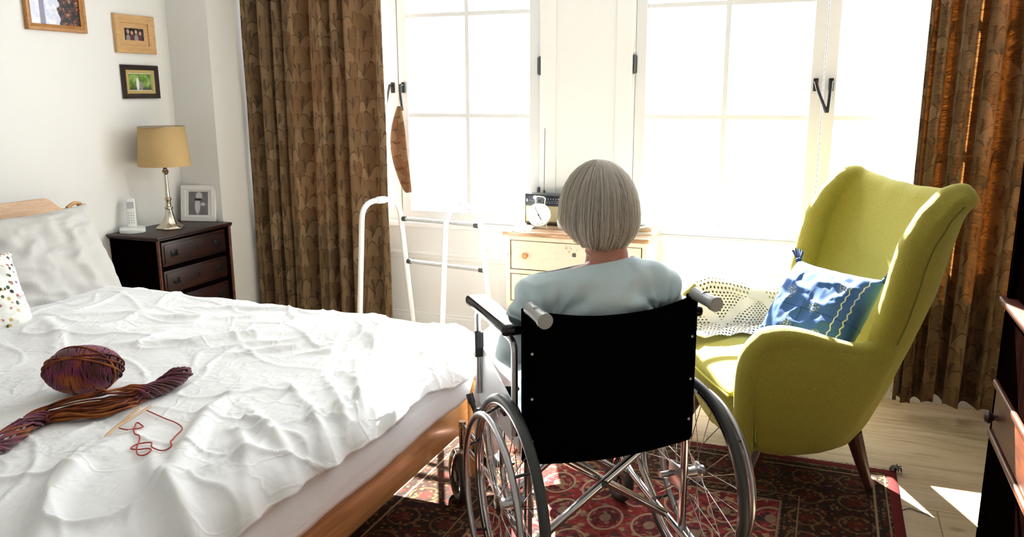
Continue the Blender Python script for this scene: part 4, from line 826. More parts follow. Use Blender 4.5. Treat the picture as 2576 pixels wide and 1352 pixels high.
# white pot beside the clock
bm = B(); lathe(bm, [(.024, 0), (.032, .012), (.036, .028), (.036, .048), (.031, .058), (.020, .062), (.012, .066), (.004, .070)], 28, (-1.215, 3.86, DZ)); pt = finish('lidded_pot', bm, M['phone']); tag(pt, 'small rounded white pot beside the alarm clock, half behind the hair', 'pot')
# papers
def paperstack(name, label, cat, c, w, d, rz, mats, seed, t=.006):
    t_ = empty(name, label, cat, c, rz); r_ = random.Random(seed); z = 0
    for i, mname in enumerate(mats):
        a = r_.uniform(-.25, .25); dx, dy = r_.uniform(-.012, .012), r_.uniform(-.012, .012); bm = B(); box(bm, -w/2, w/2, -d/2, d/2, z, z+t, .001, mat=Matrix.Translation((dx, dy, 0)) @ Matrix.Rotation(a, 4, 'Z')); finish('cover' if i == len(mats)-1 else 'pages', bm, M[mname], t_, 20); z += t+.0002
    return t_
paperstack('booklet', 'white booklet lying at the left end of the cream chest', 'booklet', (-1.425, 3.80, DZ), .10, .13, .1, ['paper', 'paper'], 2, .005)
for i, (lab, mats, w, d, rz, zz) in enumerate((('thick cream book lying at the bottom of the pile right of the head', ['paper', 'brown_cover'], .15, .19, .25, 0), ('dark-edged notebook in the middle of the pile on the cream chest', ['paper', 'charcoal'], .14, .18, -.3, .031), ('loose white papers on top of the pile on the cream chest', ['paper', 'paper', 'paper'], .16, .20, .5, .054))):
    paperstack(('book', 'notebook', 'paper_stack')[i], lab, ('book', 'notebook', 'papers')[i], (-.872, 3.885, DZ+zz), w, d, rz, mats, 20+i, (.0150, .0110, .0035)[i])

# ------------------------------------------------------------------ rug
RC = Vector((-.548, 2.0, 0)); rg = None
bm = B(); vs = grid(bm, 60, 80, lambda u, v: Vector((-.87+1.74*u, -1.2+2.4*v, .007+.0012*N3(u*9, v*9)))); rg = finish('rug', bm, M['rug'], None, 179, RC); solid(rg, .0065, -1); apply_mods(rg); tag(rg, 'red oriental rug with dark border on the floorboards under the wheelchair', 'rug')
bm = B(); r_ = random.Random(5)
for i in range(170):
    x = -.865+1.73*i/169; a = r_.uniform(-.02, .02); l = r_.uniform(.012, .028)
    tube(bm, [(x, 1.199, .004), (x+a*.4, 1.2+l*.5, .006), (x+a, 1.2+l, .002)], .0016, 4, cap=False)
f_ = finish('fringe', bm, M['fringe'], rg, 179); f_['kind'] = 'stuff'; f_['label'] = 'short cream fringe'
bm = B()
for k in range(14): a = k*2.4; tube(bm, [(.868, 1.20, .008), (.868+.012*math.cos(a), 1.21+.012*math.sin(a), .022), (.868+.022*math.cos(a), 1.205+.022*math.sin(a), .004+.010*(k % 3))], .0025, 5)
f_ = finish('corner_tassel', bm, M['charcoal'], rg, 179); f_['label'] = 'dark frayed corner tassel'
bm = B(); tube(bm, smooth_path([(.323, 2.891, .0025), (.332, 2.905, .0025), (.352, 2.916, .003), (.370, 2.905, .0025), (.386, 2.898, .003), (.400, 2.893, .0025), (.409, 2.880, .0025)], 5), .0016, 6); tag(finish('loose_thread', bm, M['charcoal'], None, 179), 'short dark loose thread lying on the floorboards right of the rug', 'thread')

# ------------------------------------------------------------------ wheelchair (local: x forward, y to the sitter's left)
WCX, WCY, WTH = -.545, 2.115, math.radians(129.92)
wc = empty('wheelchair', 'chrome wheelchair with black fabric back, spoked wheels and grey push grips', 'wheelchair', (WCX, WCY, .0085), WTH)
def wp(name, bm, m, par=None, sm=40, loc=None): return finish(name, bm, m, par or wc, sm, loc)
ZO = -.0085
def big_wheel(side):
    y = side*.283
    bm = B(); torus(bm, (0, 0, 0), .272, .0085, 'Y', 72, 10); torus(bm, (0, side*.007, 0), .278, .005, 'Y', 72, 8); torus(bm, (0, -side*.007, 0), .278, .005, 'Y', 72, 8); w = wp('rear_wheel', bm, M['chrome'], loc=(0, y, .305+ZO))
    bm = B(); torus(bm, (0, 0, 0), .291, .0135, 'Y', 80, 14); finish('tyre', bm, M['rubber'], w, 60)
    bm = B(); torus(bm, (0, side*.052, 0), .252, .0095, 'Y', 72, 12); finish('push_rim', bm, M['steel'], w, 60)
    for k in range(6):
        a = k*PI/3+.3; bm = B(); tube(bm, [(math.cos(a)*.252, side*.052, math.sin(a)*.252), (math.cos(a)*.262, side*.030, math.sin(a)*.262), (math.cos(a)*.272, side*.006, math.sin(a)*.272)], .0045, 8); finish('rim_bracket', bm, M['black_plastic'], w)
    bm = B(); R90 = Matrix.Rotation(PI/2, 4, 'X'); lathe(bm, [(.010, -.045), (.012, -.040), (.030, -.034), (.030, -.029), (.017, -.024), (.015, .0), (.017, .024), (.030, .029), (.030, .034), (.018, .040), (.016, .052), (.010, .056)], 24, mat=R90); finish('hub', bm, M['steel'], w)
    sp0 = None
    bm = B(); tube(bm, [(.029, .030, 0), (.29*math.cos(.42)*.94, .002, .29*math.sin(.42)*.94)], .0013, 5); me = bpy.data.meshes.new('spoke'); bm.to_mesh(me); bm.free(); me.materials.append(M['chrome'])
    bm = B(); tube(bm, [(.029, -.030, 0), (.29*math.cos(-.42)*.94, -.002, .29*math.sin(-.42)*.94)], .0013, 5); me2 = bpy.data.meshes.new('spoke'); bm.to_mesh(me2); bm.free(); me2.materials.append(M['chrome'])
    bm = B(); tube(bm, [(.029, .030, 0), (.29*math.cos(-.42)*.94, .002, .29*math.sin(-.42)*.94)], .0013, 5); me3 = bpy.data.meshes.new('spoke'); bm.to_mesh(me3); bm.free(); me3.materials.append(M['chrome'])
    bm = B(); tube(bm, [(.029, -.030, 0), (.29*math.cos(.42)*.94, -.002, .29*math.sin(.42)*.94)], .0013, 5); me4 = bpy.data.meshes.new('spoke'); bm.to_mesh(me4); bm.free(); me4.materials.append(M['chrome'])
    for k in range(28):
        o = bpy.data.objects.new('spoke', (me, me2, me3, me4)[k % 4]); COL.objects.link(o); o.parent = w; o.rotation_euler = (0, -2*PI*(k//4)/7-(0, .22, .45, .67)[k % 4], 0)
    return w
big_wheel(1); big_wheel(-1)
XP = -.045; W_ = .248
for s_ in (1, -1):
    y = s_*(W_-.006)
    # rear upright, bending back into the push handle
    bm = B(); tube(bm, round_path([(XP, y, .13), (XP, y, .862), (XP-.07, y, .874)], .022, 6), .0115, 14); up = wp('rear_upright', bm, M['chrome'])
    bm = B(); n_ = 9; pts = [Vector((XP-.015, y, .868)).lerp(Vector((XP-.125, y, .862)), i/n_) for i in range(n_+1)]
    tube(bm, [pts[0], pts[0].lerp(pts[-1], .10), pts[0].lerp(pts[-1], .8), pts[0].lerp(pts[-1], .86), pts[-1]], [.0185, .017, .0175, .0205, .0205], 18); cyl(bm, pts[-1], pts[-1]+Vector((-.002, 0, 0)), .0165, 18); g_ = finish('push_grip', bm, M['grip'], up, 40)
    # lower rail curving up to the front tube, and seat rail
    bm = B(); tube(bm, round_path([(-.13, y-s_*.012, .135), (.13, y-s_*.012, .165), (.33, y-s_*.012, .20), (.40, y-s_*.012, .46), (-.03, y-s_*.012, .47)], .075, 8), .0115, 12); wp('side_frame', bm, M['chrome'])
    bm = B(); tube(bm, round_path([(.10, y-s_*.012, .175), (.215, y-s_*.012, .255), (.225, y-s_*.012, .47)], .06, 8), .010, 12); wp('curved_brace', bm, M['chrome'])
    bm = B(); tube(bm, [(-.13, y-s_*.012, .135), (-.155, y-s_*.012, .12)], .013, 12); wp('tipping_lever_tip', bm, M['black_plastic'])
    bm = B(); cyl(bm, (0, s_*.19, .305), (0, s_*.283, .305), .009, 12); box(bm, -.055, .02, s_*.232-.004, s_*.232+.004, .27, .34, .003); wp('axle_plate', bm, M['steel'])
    # armrest: pad, tube, white skirt panel
    ya = s_*.268
    bm = B(); tube(bm, round_path([(.335, ya, .50), (.335, ya, .775), (-.01, ya, .765), (-.01, ya, .50)], .03, 6), .0095, 12); af = wp('armrest_frame', bm, M['steel'])
    bm = B(); box(bm, -.018, .352, ya-.036, ya+.036, .782, .814, .013, 4); finish('arm_pad', bm, M['pad'], af, 40)
    bm = B(); box(bm, .318, .345, ya-.014, ya+.014, .62, .70, .003); finish('post_clamp', bm, M['black_plastic'], af, 20)
    bm = B(); prism(bm, [(-.015, .455), (.355, .455), (.370, .50), (.36, .655), (.335, .655), (-.015, .560)], 'Y', ya-.014, ya-.010, .001); pan = wp('side_panel', bm, M['skirt'], sm=20)
    for (x_, z_) in ((.06, .545), (.11, .53)):
        bm = B(); box(bm, x_-.020, x_+.020, ya-.010, ya-.001, z_-.016, z_+.016, .004); finish('brake_clamp', bm, M['black_plastic'], pan)
    bm = B(); tube(bm, smooth_path([(.37, s_*.262, .40), (.39, s_*.275, .45), (.40, s_*.28, .475)], 5), [.008]*5+[.012]*6, 10); wp('brake_lever', bm, M['black_plastic'])
    bm = B(); cyl(bm, (.33, s_*.262, .44), (.30, s_*.285, .45), .012, 12); wp('brake_shoe', bm, M['hinge'])
    # castor, fork and stem
    cx, cy = (.615, .262) if s_ > 0 else (.44, -.275); fx = .56 if s_ > 0 else .395
    bm = B(); torus(bm, (0, 0, 0), .077, .019, 'Y', 40, 14); ca = wp('castor', bm, M['rubber'], loc=(cx, cy, .0965+ZO))
    bm = B(); R90 = Matrix.Rotation(PI/2, 4, 'X'); lathe(bm, [(.014, -.016), (.02, -.016), (.02, .016), (.014, .016)], 16, mat=R90)
    for k in range(6): a = k*PI/3; cyl(bm, (0, 0, 0), (.066*math.cos(a), 0, .066*math.sin(a)), .006, 8)
    finish('castor_wheel', bm, M['dark_grey'], ca)
    bm = B()
    for yy in (-.026, .026): tube(bm, smooth_path([(cx, cy+yy, .0965), (cx-(cx-fx)*.4, cy+yy, .15), (fx, cy+yy*.7, .205)], 5), .0065, 8)
    box(bm, fx-.018, fx+.018, cy-.026, cy+.026, .200, .214, .004); cyl(bm, (fx, cy, .21), (fx, cy, .315), .013, 14); wp('castor_fork', bm, M['chrome'])
    bm = B(); cyl(bm, (fx, cy, .30), (.34, y-s_*.012, .27), .010, 12); cyl(bm, (fx, cy, .235), (.33, y-s_*.012, .205), .008, 12); wp('castor_arm', bm, M['chrome'])
    # leg rest: hanger and foot plate
    yl = s_*.185
    bm = B(); tube(bm, round_path([(.37, s_*.235, .455), (.47, yl, .45), (.60, yl, .14)], .05, 6), .0095, 12); hg = wp('leg_hanger', bm, M['chrome'])
    bm = B(); box(bm, .585, .745, s_*.125-.062, s_*.125+.062, .108, .120, .005, mat=None); finish('foot_plate', bm, M['black_plastic'], hg, 30)
# sling back: fabric wrapped round the uprights, sagging between them
def sling(u, v):
    y = (u*2-1)*W_; sag = (1-(u*2-1)**2); zt = .865-.030*sag; zb = .436-.016*sag; z = zb+(zt-zb)*v
    wr = .0025*math.sin(u*70)*(1-v)**3*0+.004*N3(u*5, v*7, 2)
    return Vector((XP-.014-.026*sag*(.4+.6*v)+wr, y, z))
bm = B(); grid(bm, 50, 30, sling); so = wp('backrest', bm, M['vinyl'], sm=179); solid(so, .006, 0); apply_mods(so); so['label'] = 'black fabric backrest'
for s_ in (1, -1):
    bm = B(); tube(bm, [(XP, s_*(W_-.004), .440), (XP, s_*(W_-.004), .862)], .0165, 14); finish('side_hem', bm, M['vinyl'], so)
    for z_ in (.50, .62, .745):
        bm = B(); sphere(bm, (XP-.020, s_*(W_-.010), z_), .0042, 10, 8, (.5, 1, 1)); finish('rivet', bm, M['steel'], so)
def seat(u, v):
    y = (u*2-1)*.225; return Vector((-.02+.42*v, y, .490-.020*(1-(u*2-1)**2)))
bm = B(); grid(bm, 24, 12, seat); so = wp('seat', bm, M['vinyl'], sm=179); solid(so, .008, 0); apply_mods(so)
for (a, b) in (((-.02, .222, .165), (-.0, -.222, .468)), ((.02, -.222, .165), (.02, .222, .468))):
    for dx in (0, .27):
        bm = B(); cyl(bm, Vector(a)+Vector((dx, 0, 0)), Vector(b)+Vector((dx, 0, 0)), .0125, 12); wp('cross_brace', bm, M['chrome'])
bm = B(); cyl(bm, (-.02, 0, .316), (.30, 0, .316), .007, 10); sphere(bm, (-.022, 0, .316), .011, 10, 8); wp('pivot_bolt', bm, M['hinge'])

# ------------------------------------------------------------------ person seated in the wheelchair (same local axes)
pe = empty('person', 'seated person with silver bob, pale blue top and white trousers, seen from behind', 'person', (WCX, WCY, .0085), WTH)
HC = Vector((.115, -.022, 1.105))                          # head centre
def chain(bm, pts, rs, step=.012, flat=None):
    for i in range(len(pts)-1):
        a, b = Vector(pts[i]), Vector(pts[i+1]); ra, rb = rs[i], rs[i+1]; n_ = max(2, int((b-a).length/step))
        for k in range(n_+1):
            t = k/n_; sphere(bm, a.lerp(b, t), ra+(rb-ra)*t, 14, 9, flat or (1, 1, 1))
def face(bm):
    R3 = Matrix.Identity(4); f = HC
    sphere(bm, f+Vector((.0, 0, .015)), .088, 28, 18, (1.06, .86, 1.10)); sphere(bm, f+Vector((.030, 0, -.045)), .062, 24, 16, (.95, .88, 1.05)); sphere(bm, f+Vector((.060, 0, -.092)), .024, 16, 10, (1, 1.2, .9))
    for i in range(6): t = i/5; sphere(bm, f+Vector((.088+.020*t, 0, .018-.045*t)), .009+.005*t, 10, 8)
    for s_ in (-1, 1):
        sphere(bm, f+Vector((.098, s_*.011, -.030)), .008, 10, 8); sphere(bm, f+Vector((.068, s_*.038, -.030)), .022, 14, 10, (1, 1, .9)); sphere(bm, f+Vector((.078, s_*.030, .030)), .020, 14, 8, (.7, 1.2, .45))
        sphere(bm, f+Vector((-.002, s_*.078, -.015)), .024, 14, 10, (.65, .3, 1.25)); sphere(bm, f+Vector((-.004, s_*.082, .004)), .014, 12, 8, (.9, .4, 1))
    for dz in (-.058, -.068): sphere(bm, f+Vector((.086, 0, dz)), .011, 12, 8, (.8, 2.0, .5))
SH = [(.040, .182, .862), (.040, -.182, .865)]; EL = [(.135, .208, .700), (.11, -.205, .69)]; WR = [(.335, .120, .665), (.330, -.075, .660)]
def hand(bm, w, s_, dirx):
    w = Vector(w); d = Vector(dirx).normalized(); sd_ = Vector((0, 0, 1)).cross(d).normalized()*s_  # towards the thumb side
    up_ = Vector((0, 0, 1))
    for k in range(5):
        for j in (-1, -.4, .3, 1): sphere(bm, w+d*(.012+.017*k)+sd_*(.024*j*(.75+.05*k)), .0125, 10, 7, (1, 1, .95))
    for q, (off, L, r0) in enumerate(((.030, .072, .0085), (.011, .080, .0088), (-.009, .074, .0084), (-.027, .058, .0075))):
        p = w+d*.088+sd_*off; bend = .35; dd_ = d.copy(); n_ = 3
        for j, ln in enumerate((.45, .30, .25)):
            q_ = p+dd_*L*ln; chain(bm, [p, q_], [r0*(1-.1*j), r0*(.92-.1*j)], .006); p = q_; dd_ = (dd_-up_*bend*(1+.2*j)).normalized()
    p = w+d*.030+sd_*.028; dd_ = (d*.6+sd_*.75-up_*.2).normalized(); q_ = p+dd_*.034; chain(bm, [p, q_], [.012, .0105], .006); dd_ = (d*.9+sd_*.25-up_*.2).normalized(); chain(bm, [q_, q_+dd_*.030], [.0100, .0085], .006)
bm = B()
chain(bm, [(.10, 0, .57), (.085, 0, .70), (.06, 0, .83)], [.125, .112, .112], .03, (.80, 1.22, 1)); chain(bm, [(.03, .13, .885), (.035, 0, .905), (.03, -.13, .885)], [.05, .055, .05], .02)
chain(bm, [(.045, -.020, .90), (.070, -.036, .965), (.095, -.030, 1.045)], [.066, .060, .057], .01)
for i in (0, 1):
    s_ = (1, -1)[i]
    chain(bm, [SH[i], EL[i]], [.046, .036]); chain(bm, [EL[i], WR[i]], [.037, .025]); hand(bm, WR[i], -s_, (.8, -.45*s_, -.12))
    chain(bm, [(.08, s_*.085, .575), (.55, s_*.135, .575)], [.078, .054], .015); chain(bm, [(.55, s_*.135, .575), (.655, s_*.135, .175)], [.052, .034], .012)
    chain(bm, [(.655, s_*.135, .172), (.73, s_*.14, .150)], [.030, .026], .01)
face(bm)
body = remesh('body', bm, M['skin'], pe, .0058, 5)
for s_ in (-1, 1):
    bm = B(); sphere(bm, HC+Vector((.0755, s_*.031, .012)), .0105, 14, 10); finish('eye', bm, M['eye'], pe); bm = B(); sphere(bm, HC+Vector((.0850, s_*.031, .012)), .0042, 10, 8, (.5, 1, 1)); finish('iris', bm, M['dark_grey'], pe)
bm = B(); sphere(bm, HC+Vector((.0945, 0, -.0625)), .0055, 12, 8, (.7, 3.2, .8)); finish('lips', bm, M['lip'], pe)
# top: one loose jersey with elbow-length sleeves
bm = B()
chain(bm, [(.10, 0, .535), (.085, 0, .66), (.070, 0, .80), (.045, 0, .855)], [.158, .150, .142, .122], .025, (.84, 1.32, 1)); chain(bm, [(.035, .175, .872), (.040, .08, .905), (.045, 0, .915), (.040, -.08, .908), (.035, -.175, .876)], [.064, .061, .060, .061, .063], .02)
chain(bm, [(.06, .10, .62), (.08, .150, .545)], [.10, .085], .03, (1, .8, 1)); chain(bm, [(.06, -.10, .62), (.08, -.150, .545)], [.10, .085], .03, (1, .8, 1))
for i in (0, 1): chain(bm, [SH[i], EL[i]], [.068, .058]); s_ = (1, -1)[i]; chain(bm, [EL[i], Vector(EL[i]).lerp(Vector(WR[i]), .38)], [.057, .054])
chain(bm, [(.052, 0, .930), (.060, -.004, .946)], [.075, .070], .01)
def shirtfn(p, n_):
    w = 0; yy = min(1, abs(p.y)/W_); lim = XP-.012-.026*(1-yy*yy)*(.4+.6*ss(.43, .86, p.z))+.007
    for i, s_ in ((0, 1), (1, -1)):                        # gathers running from the armpit over the back and down the sleeve
        a = Vector((.0, s_*.17, .80)); d = (p-a); ang = math.atan2(d.z, d.y*s_); w += .0085*math.sin(ang*11+3*s_)*math.exp(-(d.length/.15)**2)
    w += .0045*math.sin(p.z*55+p.y*9+4*N3(p.x*6, p.y*6, p.z*6))*ss(.95, .80, p.z)*(.4+.6*abs(N3(p.y*4, p.z*4, 3))*2)
    w += .012*max(0, ridged(p.y*3.0+p.x*3-p.z*3, p.z*9+p.y*3.5, 5))**5*ss(.96, .88, p.z)
    if p.z < .70: w += .010*math.sin(p.x*60+p.y*40+6*N3(p.x*4, p.y*4, 1))*ss(.70, .60, p.z)*.6
    q = p+n_*w
    if q.z < .885 and abs(q.y) < W_: q.x = max(q.x, lim-.03*ss(.85, .885, q.z)+.35*0)
    return q
sh_ = remesh('top', bm, M['shirt'], pe, .0075, 6, shirtfn); sh_['label'] = 'pale blue jersey top'
bpy_me = sh_.data; bmx = B(); bmx.from_mesh(bpy_me)       # open the neckline and the cuffs
bmesh.ops.bisect_plane(bmx, geom=bmx.verts[:]+bmx.edges[:]+bmx.faces[:], plane_co=(.06, -.02, .949), plane_no=(.22, .10, 1), clear_outer=True)
for i in (0, 1):
    a = Vector(EL[i]).lerp(Vector(WR[i]), .50); d = (Vector(WR[i])-Vector(EL[i])).normalized()
    dele = [f for f in bmx.faces if (f.calc_center_median()-a).dot(d) > 0 and (f.calc_center_median()-a).length < .085]
    bmesh.ops.delete(bmx, geom=dele, context='FACES')
bmx.to_mesh(bpy_me); bmx.free(); solid(sh_, .003, 0); apply_mods(sh_)
bm = B()
for s_ in (1, -1):
    chain(bm, [(.08, s_*.085, .585), (.55, s_*.135, .582)], [.090, .069], .02); chain(bm, [(.55, s_*.135, .575), (.60, s_*.135, .40), (.648, s_*.135, .215)], [.070, .068, .064], .02)
chain(bm, [(.07, -.09, .575), (.07, .09, .575)], [.09, .09], .02)
def trfn(p, n_): return p+n_*(.006*math.sin(p.z*45+p.x*18+5*N3(p.x*5, p.y*5, p.z*5))*.7+.004*N3(p.x*14, p.y*14, p.z*14))
t_ = remesh('trousers', bm, M['trousers'], pe, .009, 5, trfn); t_['label'] = 'white trousers'
for s_ in (1, -1):
    bm = B(); chain(bm, [(.650, s_*.137, .158), (.700, s_*.139, .152), (.750, s_*.143, .146)], [.036, .037, .027], .01, (1.05, .95, .72)); o = remesh('slipper', bm, M['shoe'], pe, .006, 3)
# hair: an inner cap and many fine strands falling from the crown
CR = HC+Vector((-.012, 0, .119))                            # crown
def hair_surf(phi, s):                                     # phi 0 = forward; s 0 crown .. 1 tip
    zt, zb = CR.z, 1.002+.012*math.cos(phi-PI)*0
    back = .5-.5*math.cos(phi)                              # 1 at the back
    zb = .998-.004*back+(.052*(1-back)**2)
    if s < .5:
        a = s/.5*PI/2; rr = math.sin(a)**1.08; z = HC.z-.012+(zt-HC.z+.012)*math.cos(a)
    else:
        t = (s-.5)/.5; rr = 1+.03*math.sin(t*PI)-(.30+.05*math.sin(phi))*t**2.8; z = HC.z-.012-(HC.z-.012-zb)*t
    rx = .103+.010*back; ry = .0975*(1-.05*(1-s))
    k = rr
    return Vector((HC.x-.012+math.cos(phi)*rx*k, HC.y+math.sin(phi)*ry*k, z))
bm = B()
PH = [(-1+2*i/60)*(PI-.62)+PI for i in range(61)]
gr = [[bm.verts.new(hair_surf(p_, s)*.955+HC*.045) for s in [j/24 for j in range(25)]] for p_ in PH]
for i in range(60):
    for j in range(24): bm.faces.new((gr[i][j], gr[i+1][j], gr[i+1][j+1], gr[i][j+1]))
capo = finish('hair', bm, M['hair_under'], pe, 179); capo['label'] = 'silver chin-length bob'
bm = B(); tone = []; r_ = random.Random(11); TL = []
def add_strand(phi, s0, s1, out, rr, tn):
    pts = []; w1, w2 = r_.uniform(-.05, .05), r_.uniform(0, 6); clump = .035*math.sin(phi*23+w2*.3)
    for k in range(15):
        s = s0+(s1-s0)*k/14; p = hair_surf(phi+clump*s+w1*s*.7+.012*math.sin(s*7+w2), min(s, 1)); c_ = Vector((HC.x-.012, HC.y, p.z if p.z < HC.z else HC.z)); d = (p-c_).normalized()
        if s > 1: p.z -= (s-1)*.11
        pts.append(p+d*(out*(.35+.65*math.sin(min(s, 1)*PI*.75))))
    n0 = len(bm.verts); tube(bm, pts, [rr*(.7+.3*math.sin(PI*min(1, k/10))) if k < 13 else rr*(1-(k-12)*.35) for k in range(15)], 3, cap=False); TL.extend([tn]*(len(bm.verts)-n0))
for i in range(6000):
    a = r_.uniform(-1, 1); phi = PI+a*(PI-.55); lock = .5+.5*N3(phi*5, 3, 1); cl = .5+.5*N3(phi*16, 1, 7)
    s1 = r_.uniform(.93, 1.06)+.03*math.sin(phi*13); add_strand(phi, r_.uniform(.0, .06), s1, .002+.010*cl+r_.uniform(-.002, .003), r_.uniform(.0006, .0012), min(1, max(0, -.05+.35*lock+.30*(1-math.exp(-((phi-PI)/1.0)**2))+.65*ss(.40, .66, .5+.5*N3(phi*21, 1, 7))+r_.uniform(-.15, .25))))  # tone pales away from the back centre: backlit rim painted into the strands
for i in range(500):
    phi = PI+r_.uniform(-1, 1)*(PI-.6); add_strand(phi, r_.uniform(.0, .1), r_.uniform(.8, 1.08), .012+r_.uniform(0, .006), .0006, r_.uniform(.7, 1))
for i in range(260):                                        # fringe swept to both sides of the brow
    phi = r_.uniform(-.75, .75); add_strand(phi, .02, r_.uniform(.50, .60), .004+r_.uniform(0, .004), .0014, r_.uniform(.5, 1))
ho = finish('hair_strands', bm, M['hair'], capo, 179); at = ho.data.attributes.new('tone', 'FLOAT', 'POINT')
for i, t in enumerate(TL): at.data[i].value = t
ho['kind'] = 'stuff'
bm = B(); pts = []
for k in range(41):
    a = PI*.35+PI*1.3*k/40; pts.append(Vector((.072+math.cos(a)*.0615, -.037+math.sin(a)*.0625, .972+.016*math.cos(a))))
tube(bm, pts, .0011, 6); finish('necklace', bm, M['plated'], pe)

# ------------------------------------------------------------------ green wing chair (local: x forward, y to the sitter's left = the side nearest the camera)
AX, AY, ATH = -.139, 3.200, math.radians(206.6)
ar = empty('wing_armchair', 'yellow-green wool wing armchair with tapered dark legs in front of the right curtain', 'armchair', (AX, AY, 0), ATH)
HWD = .365
def inset(z): return .055*(1-min(1, max(0, (z-.168)/.40)))**2.4
def interp(tab, z):
    if z <= tab[0][0]: return tab[0][1]
    for (a, va), (b, vb) in zip(tab, tab[1:]):
        if z <= b: t = (z-a)/(b-a); t = t*t*(3-2*t)*.35+t*.65; return va+(vb-va)*t
    return tab[-1][1]
back_x = [(.16, -.19), (.29, -.262), (.44, -.322), (.55, -.365), (.77, -.442), (1.04, -.512), (1.12, -.52)]          # outer back line
wing_x = [(.19, -.03), (.46, -.06), (.545, -.19), (.56, -.205), (.66, -.238), (.80, -.268), (.90, -.288), (1.0, -.335), (1.06, -.385), (1.11, -.455)]      # front edge of the wing
# outer shell of one side: hull panel from floor line up to the wing, lofted as a closed ribbon round the chair
def shell_path(z, out=0.0, zt=None):
    """plan outline at height z: from the near wing edge round the back to the far wing edge"""
    xb = interp(back_x, z)+.030; xw = interp(wing_x, z)+.0; hw = HWD+.012*ss(.5, .8, z)-inset(z); r = .13
    pts = [Vector((xw, hw, 0))]; xc = xb+r
    if xw < xc+.01: xc = xw-.01; r = min(r, max(.03, xc-xb))
    for k in range(10):
        a = PI/2*k/9; pts.append(Vector((xb+r-math.sin(a)*r, hw-.0-(1-math.cos(a))*r*1.1, 0)))
    full = pts+[Vector((p.x, -p.y, 0)) for p in reversed(pts)]
    return full
def ztop(t):                                               # top line along the shell: shoulders high, middle a little lower
    return 1.085-.035*math.sin(PI*t)
def back_shell(u, v):
    z = .19+(ztop(u)-.19)*v; path = shell_path(z); L = [0]
    for a, b in zip(path, path[1:]): L.append(L[-1]+(b-a).length)
    d = u*L[-1]; i = 0
    while i < len(L)-2 and L[i+1] < d: i += 1
    t = (d-L[i])/max(1e-6, L[i+1]-L[i]); p = path[i].lerp(path[i+1], t); p.z = z; return p
def thick(fn, nu, nv, t, bm):
    """grid with thickness t about its surface, closed, added to bm"""
    P_ = [[fn(i/(nu-1), j/(nv-1)) for j in range(nv)] for i in range(nu)]
    def nrm(i, j):
        a_ = P_[min(i+1, nu-1)][j]-P_[max(i-1, 0)][j]; b_ = P_[i][min(j+1, nv-1)]-P_[i][max(j-1, 0)]; q = a_.cross(b_); return q.normalized() if q.length > 1e-9 else Vector((0, 0, 1))
    A = [[bm.verts.new(P_[i][j]+nrm(i, j)*t/2) for j in range(nv)] for i in range(nu)]; D = [[bm.verts.new(P_[i][j]-nrm(i, j)*t/2) for j in range(nv)] for i in range(nu)]
    for i in range(nu-1):
        for j in range(nv-1): bm.faces.new((A[i][j], A[i+1][j], A[i+1][j+1], A[i][j+1])); bm.faces.new((D[i][j], D[i][j+1], D[i+1][j+1], D[i+1][j]))
    for i in range(nu-1):
        for j in (0, nv-1): bm.faces.new((A[i][j], D[i][j], D[i+1][j], A[i+1][j]))
    for j in range(nv-1):
        for i in (0, nu-1): bm.faces.new((A[i][j], A[i][j+1], D[i][j+1], D[i][j]))
hull = B(); thick(back_shell, 60, 34, .066, hull)
tube(hull, smooth_path([back_shell(k/24, 1)+Vector((0, 0, -.012)) for k in range(1, 24)], 2), .037, 14)
wingp = {}
